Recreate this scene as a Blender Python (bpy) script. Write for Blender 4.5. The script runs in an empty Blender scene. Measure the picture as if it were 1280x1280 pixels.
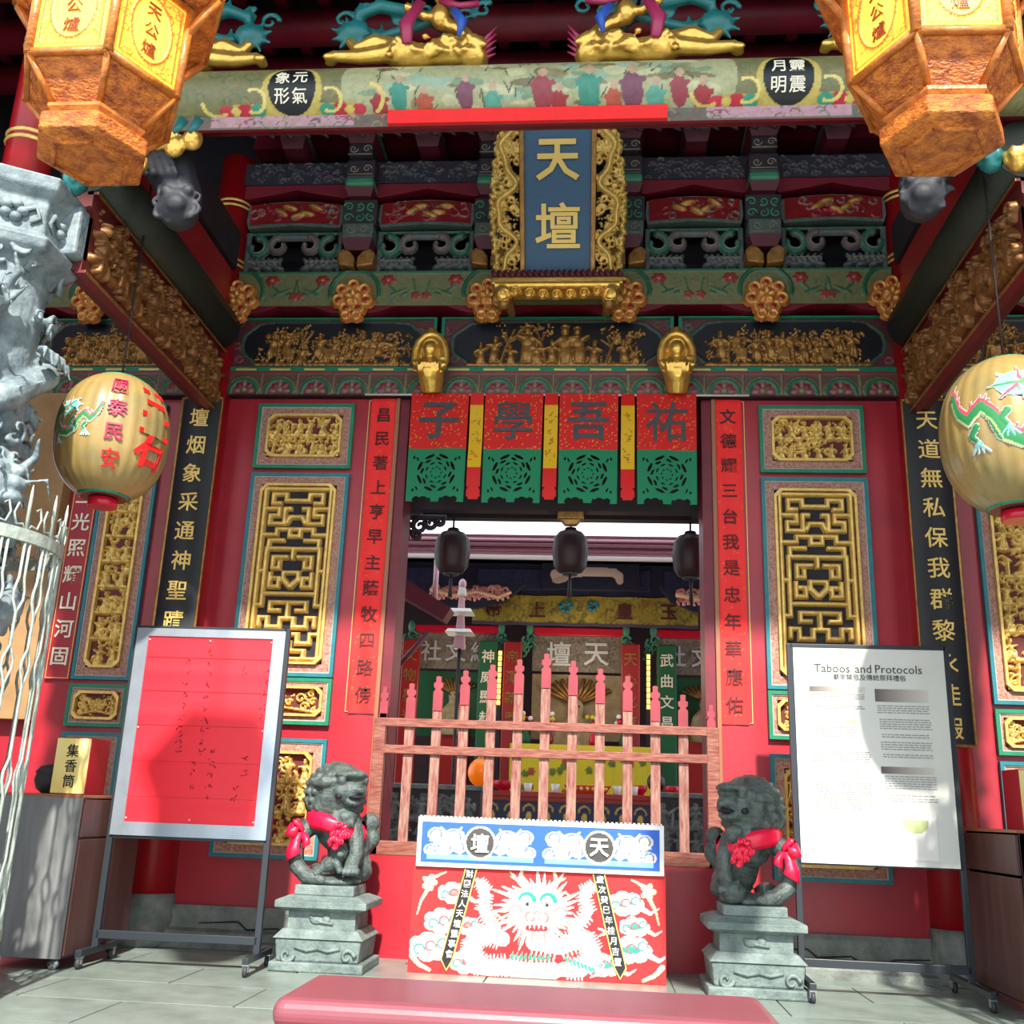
import bpy, bmesh, math, random
import numpy as np
from mathutils import Vector, Matrix, Euler
PI = math.pi
R = math.radians
random.seed(7)
SC = bpy.context.scene
COL = SC.collection

# ------------------------------------------------------------------ camera, sky, sun, exposure
F_PX, YAW, PITCH, ROLL = 1281.0, 0.0891, 0.2828, 0.0373
cam_d = bpy.data.cameras.new('camera')
cam_d.sensor_width = 36.0
cam_d.lens = 36.0 * F_PX / 1280.0
cam_d.clip_start = 0.05
cam = bpy.data.objects.new('camera', cam_d)
COL.objects.link(cam)
_f = Vector((-math.sin(YAW) * math.cos(PITCH), math.cos(YAW) * math.cos(PITCH), math.sin(PITCH)))
_r = Vector((math.cos(YAW), math.sin(YAW), 0))
_u = _r.cross(_f)
_r2 = _r * math.cos(ROLL) + _u * math.sin(ROLL)
_u2 = -_r * math.sin(ROLL) + _u * math.cos(ROLL)
_m = Matrix((_r2, _u2, -_f)).transposed().to_4x4()
_m.translation = Vector((0.397, -8.0, 1.05))
cam.matrix_world = _m
SC.camera = cam

SC.view_settings.view_transform = 'Standard'
SC.view_settings.look = 'None'
SC.view_settings.gamma = 1.0
SC.view_settings.use_curve_mapping = False
SC.view_settings.exposure = 0.55

world = bpy.data.worlds.new('sky')
SC.world = world
world.use_nodes = True
_bg = world.node_tree.nodes['Background']
_bg.inputs[0].default_value = (0.86, 0.93, 1.0, 1)
_bg.inputs[1].default_value = 1.55

sun_d = bpy.data.lights.new('sun', 'SUN')
sun_d.energy = 6.6
sun_d.color = (1.0, 0.95, 0.86)
sun_d.angle = R(1.6)
sun = bpy.data.objects.new('sun', sun_d)
COL.objects.link(sun)
SUN_DIR = Vector((-0.14, 1.0, -0.92))
sun.rotation_euler = SUN_DIR.to_track_quat('-Z', 'Y').to_euler()
sun.location = (2, -12, 9)


def point_light(name, loc, energy, color, radius=0.05):
    d = bpy.data.lights.new(name, 'POINT')
    d.energy = energy
    d.color = color
    d.shadow_soft_size = radius
    o = bpy.data.objects.new(name, d)
    o.location = loc
    COL.objects.link(o)
    return o


# ------------------------------------------------------------------ colours and materials
def lin(c):
    c = c / 255.0
    return c / 12.92 if c <= 0.04045 else ((c + 0.055) / 1.055) ** 2.4


def S(r, g, b):
    return (lin(r), lin(g), lin(b))


MATS = {}


def mat(name, col, rough=0.5, metal=0.0, var=0.0, vscale=6.0, bump=0.0, bscale=40.0, col2=None,
        attr=False, emit=0.0, trans=0.0, coat=0.0, stretch=None, sss=0.0):
    m = bpy.data.materials.new(name)
    m.use_nodes = True
    nt = m.node_tree
    b = nt.nodes['Principled BSDF']
    b.inputs['Roughness'].default_value = rough
    b.inputs['Metallic'].default_value = metal
    if coat:
        b.inputs['Coat Weight'].default_value = coat
        b.inputs['Coat Roughness'].default_value = 0.15
    c = (*col, 1)
    b.inputs['Base Color'].default_value = c
    src = None
    tc = nt.nodes.new('ShaderNodeTexCoord')
    vec = tc.outputs['Object']
    if stretch:
        mp = nt.nodes.new('ShaderNodeMapping')
        mp.inputs['Scale'].default_value = stretch
        nt.links.new(vec, mp.inputs['Vector'])
        vec = mp.outputs['Vector']
    if attr:
        a = nt.nodes.new('ShaderNodeAttribute')
        a.attribute_name = 'Col'
        src = a.outputs['Color']
    if var or col2:
        n = nt.nodes.new('ShaderNodeTexNoise')
        n.inputs['Scale'].default_value = vscale
        n.inputs['Detail'].default_value = 6
        n.inputs['Roughness'].default_value = 0.65
        nt.links.new(vec, n.inputs['Vector'])
        rmp = nt.nodes.new('ShaderNodeMapRange')
        rmp.inputs['From Min'].default_value = 0.35
        rmp.inputs['From Max'].default_value = 0.65
        nt.links.new(n.outputs['Fac'], rmp.inputs['Value'])
        mx = nt.nodes.new('ShaderNodeMix')
        mx.data_type = 'RGBA'
        if col2 is not None:
            nt.links.new(rmp.outputs['Result'], mx.inputs['Factor'])
            mx.inputs['B'].default_value = (*col2, 1)
            mx.inputs['A'].default_value = c
            if src:
                nt.links.new(src, mx.inputs['A'])
        else:
            mx.blend_type = 'MULTIPLY'
            mx.inputs['Factor'].default_value = var
            mx.inputs['A'].default_value = c
            if src:
                nt.links.new(src, mx.inputs['A'])
            nt.links.new(rmp.outputs['Result'], mx.inputs['B'])
        src = mx.outputs['Result']
    if src:
        nt.links.new(src, b.inputs['Base Color'])
    if bump:
        n2 = nt.nodes.new('ShaderNodeTexNoise')
        n2.inputs['Scale'].default_value = bscale
        n2.inputs['Detail'].default_value = 5
        nt.links.new(vec, n2.inputs['Vector'])
        bp = nt.nodes.new('ShaderNodeBump')
        bp.inputs['Strength'].default_value = bump
        bp.inputs['Distance'].default_value = 0.02
        nt.links.new(n2.outputs['Fac'], bp.inputs['Height'])
        nt.links.new(bp.outputs['Normal'], b.inputs['Normal'])
    if emit:
        b.inputs['Emission Strength'].default_value = emit
        b.inputs['Emission Color'].default_value = c
        if src:
            nt.links.new(src, b.inputs['Emission Color'])
    if trans:
        out = nt.nodes['Material Output']
        t = nt.nodes.new('ShaderNodeBsdfTranslucent')
        t.inputs['Color'].default_value = c
        if src:
            nt.links.new(src, t.inputs['Color'])
        ms = nt.nodes.new('ShaderNodeMixShader')
        ms.inputs[0].default_value = trans
        nt.links.new(b.outputs[0], ms.inputs[1])
        nt.links.new(t.outputs[0], ms.inputs[2])
        nt.links.new(ms.outputs[0], out.inputs['Surface'])
    MATS[name] = m
    return m


RED = mat('red_lacquer_wall', S(170, 30, 46), 0.42, var=0.25, vscale=2.2, bump=0.05, bscale=25, coat=0.15)
REDCOL = mat('red_column_paint', S(165, 14, 26), 0.35, var=0.2, vscale=3, coat=0.2)
DKRED = mat('dark_red_beam', S(120, 16, 38), 0.5, var=0.4, vscale=4)
DARK = mat('dark_timber', S(38, 24, 34), 0.6, var=0.4, vscale=5)
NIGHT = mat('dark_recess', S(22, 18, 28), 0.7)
TEAL = mat('teal_trim', S(20, 122, 134), 0.45, var=0.25, vscale=12)
GREEN = mat('green_trim', S(14, 128, 92), 0.45, var=0.25, vscale=12)
LTTRIM = mat('pale_trim', S(178, 172, 162), 0.5, var=0.3, vscale=20)
BROWN = mat('mottled_border', S(150, 70, 58), 0.55, col2=S(176, 150, 130), vscale=60)
GOLD = mat('gold_leaf', S(238, 200, 112), 0.36, 0.35, var=0.3, vscale=14, bump=0.2, bscale=60)
BRIGHTGOLD = mat('bright_gold_leaf', S(240, 192, 96), 0.28, 0.75, var=0.25, vscale=10, bump=0.1, bscale=60)
OLDGOLD = mat('aged_gold_leaf', S(176, 128, 66), 0.4, 0.5, var=0.5, vscale=16, bump=0.15)
GOLDINK = mat('gold_lettering', S(232, 196, 110), 0.4, 0.3)
PALEINK = mat('pale_lettering', S(235, 228, 205), 0.6)
BLACKINK = mat('black_ink', S(28, 26, 30), 0.6)
FADEDINK = mat('faded_ink', S(78, 22, 20), 0.7)
REDINK = mat('red_ink', S(225, 30, 28), 0.5)
MAGINK = mat('magenta_ink', S(188, 22, 70), 0.5)
BRNGOLD = mat('brown_gilt_carving', S(150, 100, 52), 0.45, 0.35, var=0.5, vscale=14, bump=0.2)
LACQ = mat('black_lacquer', S(6, 11, 18), 0.5, coat=0.03, var=0.3, vscale=8)
PAINT = mat('painted_wood', S(255, 255, 255), 0.45, attr=True, var=0.25, vscale=25)
PAINTMATTE = mat('painted_paper', S(255, 255, 255), 0.6, attr=True)
GOLDPAINT = mat('gilt_painted_carving', S(255, 255, 255), 0.36, 0.35, attr=True, var=0.35, vscale=18, bump=0.15)
STONE = mat('green_grey_stone', S(120, 134, 130), 0.65, col2=S(82, 96, 94), vscale=9, bump=0.35, bscale=45)
DSTONE = mat('pale_grey_carved_stone', S(140, 154, 158), 0.6, col2=S(88, 102, 108), vscale=7, bump=0.3, bscale=40)
BASESTONE = mat('weathered_base_stone', S(128, 136, 130), 0.7, col2=S(86, 92, 88), vscale=5, bump=0.4, bscale=30)
IRON = mat('white_painted_iron', S(172, 182, 172), 0.55, var=0.35, vscale=18, bump=0.2)
LIONSTONE = mat('dark_green_lion_stone', S(88, 100, 96), 0.5, col2=S(52, 62, 60), vscale=14, bump=0.45, bscale=60)
PAPER_RED = mat('red_paper', S(235, 22, 22), 0.6, var=0.12, vscale=6)
PAPER_YEL = mat('yellow_paper', S(248, 196, 20), 0.6)
STEELBLK = mat('black_square_tube', S(44, 50, 56), 0.4, 0.2)
ALU = mat('brushed_aluminium', S(176, 186, 196), 0.35, 0.7, var=0.15)
CHROME = mat('caster_metal', S(170, 176, 180), 0.25, 0.8)
RUBBER = mat('caster_rubber', S(50, 52, 55), 0.6)
BOARDRED = mat('red_notice_paper', S(238, 24, 44), 0.55, var=0.08, vscale=3, coat=0.15)
BOARDWHT = mat('white_notice_paper', S(214, 216, 208), 0.35, var=0.12, vscale=1.5, coat=0.3)
CABGREY = mat('grey_laminate', S(128, 130, 130), 0.5, var=0.3, vscale=14, stretch=(1, 1, 0.12))
CABBRN = mat('brown_laminate', S(92, 62, 58), 0.5, var=0.3, vscale=14, stretch=(1, 1, 0.12))
CABEDGE = mat('warm_wood_edge', S(150, 96, 66), 0.5)
FENCEWOOD = mat('worn_pink_wood', S(118, 52, 46), 0.65, col2=S(158, 124, 108), vscale=26, stretch=(2.2, 1, 0.3), bump=0.2)
FENCERAIL = mat('worn_red_wood', S(112, 40, 34), 0.65, col2=S(146, 96, 78), vscale=26, stretch=(0.35, 1, 2.2), bump=0.2)
FENCETIP = mat('pink_red_paint', S(150, 48, 60), 0.55, var=0.2)
VINYL = mat('red_vinyl', S(128, 66, 76), 0.42, var=0.1, vscale=3, coat=0.15, bump=0.08, bscale=8)
RIBBON = mat('red_satin', S(232, 18, 62), 0.4, coat=0.1)
WOODLAN = mat('carved_orange_wood', S(222, 128, 40), 0.4, col2=S(138, 58, 14), vscale=16, bump=0.8, bscale=55, stretch=(1, 1, 2.2))
GLOWPAN = mat('lit_lantern_panel', S(255, 190, 60), 0.5, attr=True, emit=0.55, bump=0.25, bscale=90)
PAPERLAN = mat('oiled_paper', S(168, 138, 78), 0.38, col2=S(136, 122, 80), vscale=3.5, trans=0.1, coat=0.3)
DARKLAN = mat('dark_paper', S(48, 22, 24), 0.5, trans=0.15)
WHITE = mat('white_paint', S(225, 222, 218), 0.5)
PINKWHITE = mat('pinkish_metal_eave', S(214, 168, 176), 0.45, var=0.1)
PINKDK = mat('dull_pink_metal', S(150, 96, 110), 0.5)
BLUEPAINT = mat('blue_paint', S(40, 84, 176), 0.5)
SILVER = mat('silver_lettering', S(200, 202, 196), 0.45, 0.2)
GREYTXT = mat('grey_print', S(150, 148, 146), 0.7)
DKTXT = mat('dark_print', S(62, 60, 60), 0.7)
TAN = mat('tan_plaster', S(170, 132, 88), 0.7, var=0.3, vscale=3)
FLOORM = mat('grey_green_granite', S(136, 148, 140), 0.3, col2=S(108, 120, 114), vscale=2.5, bump=0.12, bscale=18)
GROUT = mat('floor_joint', S(98, 104, 100), 0.8)
YCLOTH = mat('yellow_altar_cloth', S(210, 190, 30), 0.6, var=0.2)
DKGREEN = mat('dark_green_cloth', S(10, 90, 50), 0.6)
BEIGE = mat('pale_robe', S(170, 150, 110), 0.6, var=0.4)
ORANGE = mat('orange_glass', S(240, 120, 10), 0.3, emit=0.25)
MAROON = mat('red_bowl', S(150, 26, 22), 0.35)
CORD = mat('dark_cord', S(40, 30, 28), 0.7)
GLOWSTRIP = mat('lit_strip_lamp', S(255, 200, 90), 0.4, emit=2.0)


# ------------------------------------------------------------------ object helpers
def root_matrix(o):
    m = Matrix.Identity(4)
    while o is not None:
        m = o.matrix_basis @ m
        o = o.parent
    return m


def link(me, name, parent=None, world=True):
    o = bpy.data.objects.new(name, me)
    COL.objects.link(o)
    if parent is not None:
        if world:
            inv = root_matrix(parent).inverted()
            if inv != Matrix.Identity(4):
                me.transform(inv)
        o.parent = parent
    return o


def thing(name, label, cat, loc=(0, 0, 0), rot=(0, 0, 0), group=None, kind=None):
    o = bpy.data.objects.new(name, None)
    o.empty_display_size = 0.1
    COL.objects.link(o)
    o.location = loc
    o.rotation_euler = rot if isinstance(rot, tuple) else (0, 0, rot)
    tag(o, label, cat, group, kind)
    return o


def tag(o, label=None, cat=None, group=None, kind=None):
    if label: o['label'] = label
    if cat: o['category'] = cat
    if group: o['group'] = group
    if kind: o['kind'] = kind
    return o


class MB:
    def __init__(s):
        s.v = []; s.f = []; s.m = []; s.sm = []

    def add(s, vs, fs, m=0, smooth=False):
        b = len(s.v)
        s.v.extend([tuple(v) for v in vs])
        for f in fs:
            s.f.append([b + i for i in f]); s.m.append(m); s.sm.append(smooth)
        return s

    def box(s, x0, x1, y0, y1, z0, z1, m=0):
        vs = [(x, y, z) for x in (x0, x1) for y in (y0, y1) for z in (z0, z1)]
        return s.add(vs, [(0, 1, 3, 2), (4, 6, 7, 5), (0, 4, 5, 1), (2, 3, 7, 6), (0, 2, 6, 4), (1, 5, 7, 3)], m)

    def cbox(s, c, d, M=None, m=0):
        vs = [Vector((x * d[0] / 2, y * d[1] / 2, z * d[2] / 2)) for x in (-1, 1) for y in (-1, 1) for z in (-1, 1)]
        if M is not None: vs = [M @ v for v in vs]
        vs = [v + Vector(c) for v in vs]
        return s.add(vs, [(0, 1, 3, 2), (4, 6, 7, 5), (0, 4, 5, 1), (2, 3, 7, 6), (0, 2, 6, 4), (1, 5, 7, 3)], m)

    def frustum(s, cx, cy, z0, z1, a0, b0, a1, b1, m=0):
        vs = []
        for z, a, b in ((z0, a0, b0), (z1, a1, b1)):
            vs += [(cx - a, cy - b, z), (cx + a, cy - b, z), (cx + a, cy + b, z), (cx - a, cy + b, z)]
        return s.add(vs, [(3, 2, 1, 0), (4, 5, 6, 7), (0, 1, 5, 4), (1, 2, 6, 5), (2, 3, 7, 6), (3, 0, 4, 7)], m)

    def tube(s, pts, r, n=8, m=0, smooth=True, flat=None, caps=True):
        pts = [Vector(p) for p in pts]
        rs = r if isinstance(r, (list, tuple)) else [r] * len(pts)
        up = Vector((0, 0, 1))
        vs = []; prev = None
        for i, p in enumerate(pts):
            a = pts[max(i - 1, 0)]; b = pts[min(i + 1, len(pts) - 1)]
            t = (b - a).normalized() if (b - a).length > 1e-9 else up
            if prev is None:
                x = t.orthogonal().normalized()
                if abs(t.z) < 0.9: x = up.cross(t).normalized()
                elif abs(t.z) >= 0.9: x = Vector((1, 0, 0)) - t * t.x; x.normalize()
            else:
                x = prev - t * prev.dot(t)
                x = x.normalized() if x.length > 1e-6 else t.orthogonal().normalized()
            prev = x
            y = t.cross(x)
            fx, fy = flat if flat else (1, 1)
            for k in range(n):
                an = 2 * PI * k / n
                vs.append(p + x * math.cos(an) * rs[i] * fx + y * math.sin(an) * rs[i] * fy)
        fs = []
        L = len(pts)
        for i in range(L - 1):
            for k in range(n):
                k2 = (k + 1) % n
                fs.append((i * n + k, i * n + k2, (i + 1) * n + k2, (i + 1) * n + k))
        s.add(vs, fs, m, smooth)
        if caps:
            b = len(s.v) - len(vs)
            s.f.append([b + k for k in reversed(range(n))]); s.m.append(m); s.sm.append(False)
            s.f.append([b + (L - 1) * n + k for k in range(n)]); s.m.append(m); s.sm.append(False)
        return s

    def lathe(s, prof, c=(0, 0, 0), n=24, m=0, smooth=True, ph=0.0, caps=True, a0=0, a1=2 * PI):
        full = abs(a1 - a0 - 2 * PI) < 1e-6
        nn = n if full else n + 1
        vs = []
        for (r, z) in prof:
            for k in range(nn):
                an = ph + a0 + (a1 - a0) * k / n
                vs.append((c[0] + r * math.cos(an), c[1] + r * math.sin(an), c[2] + z))
        fs = []
        for i in range(len(prof) - 1):
            for k in range(n):
                k2 = (k + 1) % nn
                fs.append((i * nn + k, i * nn + k2, (i + 1) * nn + k2, (i + 1) * nn + k))
        b = len(s.v)
        s.add(vs, fs, m, smooth)
        if caps and full:
            s.f.append([b + k for k in reversed(range(n))]); s.m.append(m); s.sm.append(False)
            s.f.append([b + (len(prof) - 1) * nn + k for k in range(n)]); s.m.append(m); s.sm.append(False)
        return s

    def ell(s, c, r, M=None, m=0, n=10, k=7):
        vs = []; c = Vector(c)
        if not isinstance(r, (tuple, list)): r = (r, r, r)
        for i in range(1, k):
            th = PI * i / k
            for j in range(n):
                ph = 2 * PI * j / n
                v = Vector((r[0] * math.sin(th) * math.cos(ph), r[1] * math.sin(th) * math.sin(ph), -r[2] * math.cos(th)))
                vs.append(v)
        vs.append(Vector((0, 0, -r[2]))); vs.append(Vector((0, 0, r[2])))
        if M is not None: vs = [M @ v for v in vs]
        vs = [v + c for v in vs]
        fs = []
        for i in range(k - 2):
            for j in range(n):
                j2 = (j + 1) % n
                fs.append((i * n + j, i * n + j2, (i + 1) * n + j2, (i + 1) * n + j))
        B = (k - 1) * n
        for j in range(n):
            j2 = (j + 1) % n
            fs.append((B, j2, j)); fs.append((B + 1, (k - 2) * n + j, (k - 2) * n + j2))
        return s.add(vs, fs, m, True)

    def prism(s, poly, y0, y1, m=0, off=(0, 0, 0)):
        """poly in (x,z), extruded from y0 (front) to y1 (back)"""
        n = len(poly)
        ar = sum(poly[i][0] * poly[(i + 1) % n][1] - poly[(i + 1) % n][0] * poly[i][1] for i in range(n))
        if ar < 0: poly = poly[::-1]
        vs = [(x + off[0], y0 + off[1], z + off[2]) for x, z in poly] + [(x + off[0], y1 + off[1], z + off[2]) for x, z in poly]
        fs = [tuple(range(n)), tuple(reversed(range(n, 2 * n)))]
        for i in range(n):
            j = (i + 1) % n
            fs.append((i, n + i, n + j, j))
        return s.add(vs, fs, m)

    def curl(s, c, r, turns, w, plane='xz', a0=0.0, dirn=1, m=0, n=6, taper=True, steps=16, y=0.0):
        pts = []; rs = []
        for i in range(steps + 1):
            t = i / steps
            an = a0 + dirn * 2 * PI * turns * t
            rr = r * (1 - 0.85 * t)
            if plane == 'xz': p = (c[0] + rr * math.cos(an), c[1] - y * t, c[2] + rr * math.sin(an))
            elif plane == 'yz': p = (c[0] + y * t, c[1] + rr * math.cos(an), c[2] + rr * math.sin(an))
            else: p = (c[0] + rr * math.cos(an), c[1] + rr * math.sin(an), c[2])
            pts.append(p); rs.append(w * (1 - 0.45 * t) if taper else w)
        return s.tube(pts, rs, n, m)

    def mesh(s, name, mats):
        me = bpy.data.meshes.new(name)
        me.from_pydata(s.v, [], s.f)
        for mt in (mats if isinstance(mats, (list, tuple)) else [mats]): me.materials.append(mt)
        me.polygons.foreach_set('material_index', s.m)
        me.polygons.foreach_set('use_smooth', s.sm)
        me.update()
        return me

    def build(s, name, mats, parent=None, world=True, bevel=0, segs=2):
        o = link(s.mesh(name, mats), name, parent, world)
        if bevel:
            b = o.modifiers.new('bevel', 'BEVEL'); b.width = bevel; b.segments = segs; b.limit_method = 'ANGLE'
        return o


def sculpt(mb, name, mats, parent, voxel=0.012, smooth=3, world=True, fac=0.6):
    """fuse the primitives into one continuous carved surface"""
    tmp = bpy.data.objects.new('tmp_sculpt', mb.mesh('tmp_sculpt', mats))
    COL.objects.link(tmp)
    r = tmp.modifiers.new('r', 'REMESH'); r.mode = 'VOXEL'; r.voxel_size = voxel; r.use_smooth_shade = True
    if smooth:
        sm = tmp.modifiers.new('s', 'SMOOTH'); sm.iterations = smooth; sm.factor = fac
    dg = bpy.context.evaluated_depsgraph_get()
    me = bpy.data.meshes.new_from_object(tmp.evaluated_get(dg))
    me.name = name
    bpy.data.objects.remove(tmp)
    me.materials.clear()
    for mt in (mats if isinstance(mats, (list, tuple)) else [mats]): me.materials.append(mt)
    me.polygons.foreach_set('use_smooth', [True] * len(me.polygons))
    return link(me, name, parent, world)


_gl = {}


def glyph(ch, weight=0.0, depth=0.0, latin=False):
    k = (ch, weight, depth)
    if k in _gl: return _gl[k]
    cu = bpy.data.curves.new('tmp_text', 'FONT')
    cu.body = ch
    cu.size = 1.0
    cu.offset = weight
    cu.extrude = depth
    cu.resolution_u = 2
    o = bpy.data.objects.new('tmp_text', cu)
    COL.objects.link(o)
    dg = bpy.context.evaluated_depsgraph_get()
    me = bpy.data.meshes.new_from_object(o.evaluated_get(dg))
    V = np.array([v.co[:] for v in me.vertices]).reshape(-1, 3)
    Fc = [tuple(p.vertices) for p in me.polygons]
    if len(V):
        if latin:
            V[:, 0] -= (V[:, 0].min() + V[:, 0].max()) / 2
            V[:, 1] -= 0.35
        else:
            V[:, 0] -= (V[:, 0].min() + V[:, 0].max()) / 2
            V[:, 1] -= (V[:, 1].min() + V[:, 1].max()) / 2
        V[:, 2] += depth
    bpy.data.objects.remove(o); bpy.data.curves.remove(cu); bpy.data.meshes.remove(me)
    _gl[k] = (V, Fc)
    return _gl[k]


def put(ch, u, v, size, place, m, parent, name='character', weight=0.0, h0=0.002, depth=0.006, world=True, rot=0.0,
        latin=False, sx=1.0):
    V, Fc = glyph(ch, weight, depth / size / 2, latin)
    if not len(V): return None
    a, b = V[:, 0] * size * sx, V[:, 1] * size
    if rot:
        a, b = a * math.cos(rot) - b * math.sin(rot), a * math.sin(rot) + b * math.cos(rot)
    P = place(u + a, v + b, h0 + V[:, 2] * size)
    me = bpy.data.meshes.new(name)
    me.from_pydata([tuple(p) for p in P], [], Fc)
    me.materials.append(m)
    return link(me, name, parent, world)


def flat(x0, y, z0):
    """wall-facing placement: u to +x, v to +z, h towards the viewer (-y)"""
    return lambda u, v, h: np.stack([x0 + u, y - h + 0 * u, z0 + v], -1)


# ------------------------------------------------------------------ relief canvas: carved height + pigment on a grid
class Cv:
    def __init__(s, w, h, res, bg=(0.5, 0.5, 0.5), u0=None, v0=0.0):
        s.w, s.h = w, h
        s.nx, s.ny = max(2, int(round(w / res)) + 1), max(2, int(round(h / res)) + 1)
        s.u0 = -w / 2 if u0 is None else u0
        s.v0 = v0
        s.us = np.linspace(s.u0, s.u0 + w, s.nx); s.vs = np.linspace(v0, v0 + h, s.ny)
        s.X, s.Y = np.meshgrid(s.us, s.vs)
        s.H = np.zeros((s.ny, s.nx)); s.C = np.zeros((s.ny, s.nx, 3)); s.C[:] = bg

    def win(s, x0, x1, y0, y1):
        i0, i1 = np.searchsorted(s.us, x0), np.searchsorted(s.us, x1, 'right')
        j0, j1 = np.searchsorted(s.vs, y0), np.searchsorted(s.vs, y1, 'right')
        return slice(j0, j1), slice(i0, i1)

    def put(s, sl, mask, hh, c, over):
        Hs = s.H[sl]
        if over:
            Hs[mask] = np.maximum(Hs[mask], hh[mask]) if over == 1 else hh[mask]
            if c is not None: s.C[sl][mask] = c
        else:
            m = mask & (hh > Hs)
            Hs[m] = hh[m]
            if c is not None: s.C[sl][m] = c

    def dome(s, cx, cy, rx, ry, ang=0, h=0.02, c=None, p=0.5, over=0, base=0.0):
        r = max(rx, ry); sl = s.win(cx - r, cx + r, cy - r, cy + r)
        X, Y = s.X[sl] - cx, s.Y[sl] - cy
        if X.size == 0: return
        ca, sa = math.cos(ang), math.sin(ang)
        d = ((X * ca + Y * sa) / rx) ** 2 + ((-X * sa + Y * ca) / ry) ** 2
        s.put(sl, d < 1, base + h * np.clip(1 - d, 0, 1) ** p, c, over)

    def rect(s, x0, x1, y0, y1, h=0.0, c=None, over=1):
        sl = s.win(x0, x1, y0, y1)
        if s.X[sl].size: s.put(sl, np.ones(s.X[sl].shape, bool), np.full(s.X[sl].shape, float(h)), c, over)

    def path(s, pts, w0, w1=None, h=0.02, c=None, over=0, p=0.5, base=0.0, sq=False):
        w1 = w0 if w1 is None else w1
        n = len(pts) - 1
        for i in range(n):
            (ax, ay), (bx, by) = pts[i], pts[i + 1]
            wa, wb = w0 + (w1 - w0) * i / n, w0 + (w1 - w0) * (i + 1) / n
            r = max(wa, wb)
            sl = s.win(min(ax, bx) - r, max(ax, bx) + r, min(ay, by) - r, max(ay, by) + r)
            X, Y = s.X[sl], s.Y[sl]
            if X.size == 0: continue
            dx, dy = bx - ax, by - ay; L = dx * dx + dy * dy + 1e-12
            t = np.clip(((X - ax) * dx + (Y - ay) * dy) / L, 0, 1)
            if sq: d = np.maximum(abs(X - ax - t * dx), abs(Y - ay - t * dy))
            else: d = np.hypot(X - ax - t * dx, Y - ay - t * dy)
            q = d / (wa + (wb - wa) * t)
            s.put(sl, q <= 1, base + h * np.clip(1 - q * q, 0, 1) ** p, c, over)

    def arc(s, cx, cy, r, a0, a1, w0, w1=None, h=0.02, c=None, over=0, shrink=0.0, n=14, base=0.0, p=0.5, ey=1.0):
        pts = [(cx + r * (1 - shrink * i / n) * math.cos(a0 + (a1 - a0) * i / n),
                cy + ey * r * (1 - shrink * i / n) * math.sin(a0 + (a1 - a0) * i / n)) for i in range(n + 1)]
        s.path(pts, w0, w1, h, c, over, p, base)

    def poly(s, pts, h=0.0, c=None, over=1):
        xs = [p[0] for p in pts]; ys = [p[1] for p in pts]
        sl = s.win(min(xs), max(xs), min(ys), max(ys))
        X, Y = s.X[sl], s.Y[sl]
        if X.size == 0: return
        ins = np.zeros(X.shape, bool)
        n = len(pts)
        for i in range(n):
            (x1, y1), (x2, y2) = pts[i], pts[(i + 1) % n]
            if y1 == y2: continue
            ins ^= ((y1 > Y) != (y2 > Y)) & (X < (x2 - x1) * (Y - y1) / (y2 - y1) + x1)
        s.put(sl, ins, np.full(X.shape, float(h)), c, over)

    def figure(s, cx, cy, k, h=0.03, rng=random, c=None, c2=None):
        """a small robed figure of height k standing at cy"""
        lean = rng.uniform(-0.15, 0.15)
        s.dome(cx, cy + 0.22 * k, 0.17 * k, 0.27 * k, lean, h * 0.9, c)
        s.dome(cx + lean * -0.2 * k, cy + 0.5 * k, 0.15 * k, 0.2 * k, lean, h, c2 or c)
        s.dome(cx + lean * -0.3 * k, cy + 0.78 * k, 0.085 * k, 0.1 * k, 0, h * 1.15, c)
        s.dome(cx + lean * -0.3 * k, cy + 0.89 * k, 0.1 * k, 0.05 * k, 0, h * 1.1, c2 or c)
        for sd in (-1, 1):
            a = rng.uniform(-0.6, 1.0)
            x1 = cx + sd * (0.14 + 0.16 * math.cos(a)) * k; y1 = cy + (0.52 + 0.18 * math.sin(a)) * k
            s.path([(cx + sd * 0.1 * k, cy + 0.58 * k), (x1, y1)], 0.07 * k, 0.045 * k, h * 1.1, c)
            s.path([(cx + sd * 0.1 * k, cy + 0.2 * k), (cx + sd * 0.13 * k, cy + 0.02 * k)], 0.05 * k, 0.06 * k, h, c)

    def leaves(s, cx, cy, r, n, h, c=None, rng=random):
        for i in range(n):
            a = rng.uniform(0, 2 * PI); d = r * math.sqrt(rng.random())
            q = r * rng.uniform(0.22, 0.4)
            s.dome(cx + d * math.cos(a), cy + d * math.sin(a), q, q * 0.55, rng.uniform(0, PI), h * rng.uniform(0.6, 1.1), c)

    def mesh(s, name, place, m, parent=None, cut=None, world=True, smooth=True, kind=None):
        ny, nx = s.ny, s.nx
        P = place(s.X.ravel(), s.Y.ravel(), s.H.ravel())
        idx = np.arange(ny * nx).reshape(ny, nx)
        q = np.stack([idx[:-1, :-1], idx[:-1, 1:], idx[1:, 1:], idx[1:, :-1]], -1).reshape(-1, 4)
        if cut is not None:
            hv = s.H.ravel()[q]
            q = q[hv.max(1) > cut]
        used = np.unique(q)
        remap = np.full(ny * nx, -1); remap[used] = np.arange(len(used))
        q = remap[q]; P = P[used]; C = s.C.reshape(-1, 3)[used]
        me = bpy.data.meshes.new(name)
        me.vertices.add(len(P)); me.vertices.foreach_set('co', P.astype(np.float32).ravel())
        me.loops.add(q.size); me.loops.foreach_set('vertex_index', q.astype(np.int32).ravel())
        me.polygons.add(len(q))
        me.polygons.foreach_set('loop_start', np.arange(0, q.size, 4, dtype=np.int32))
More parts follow.
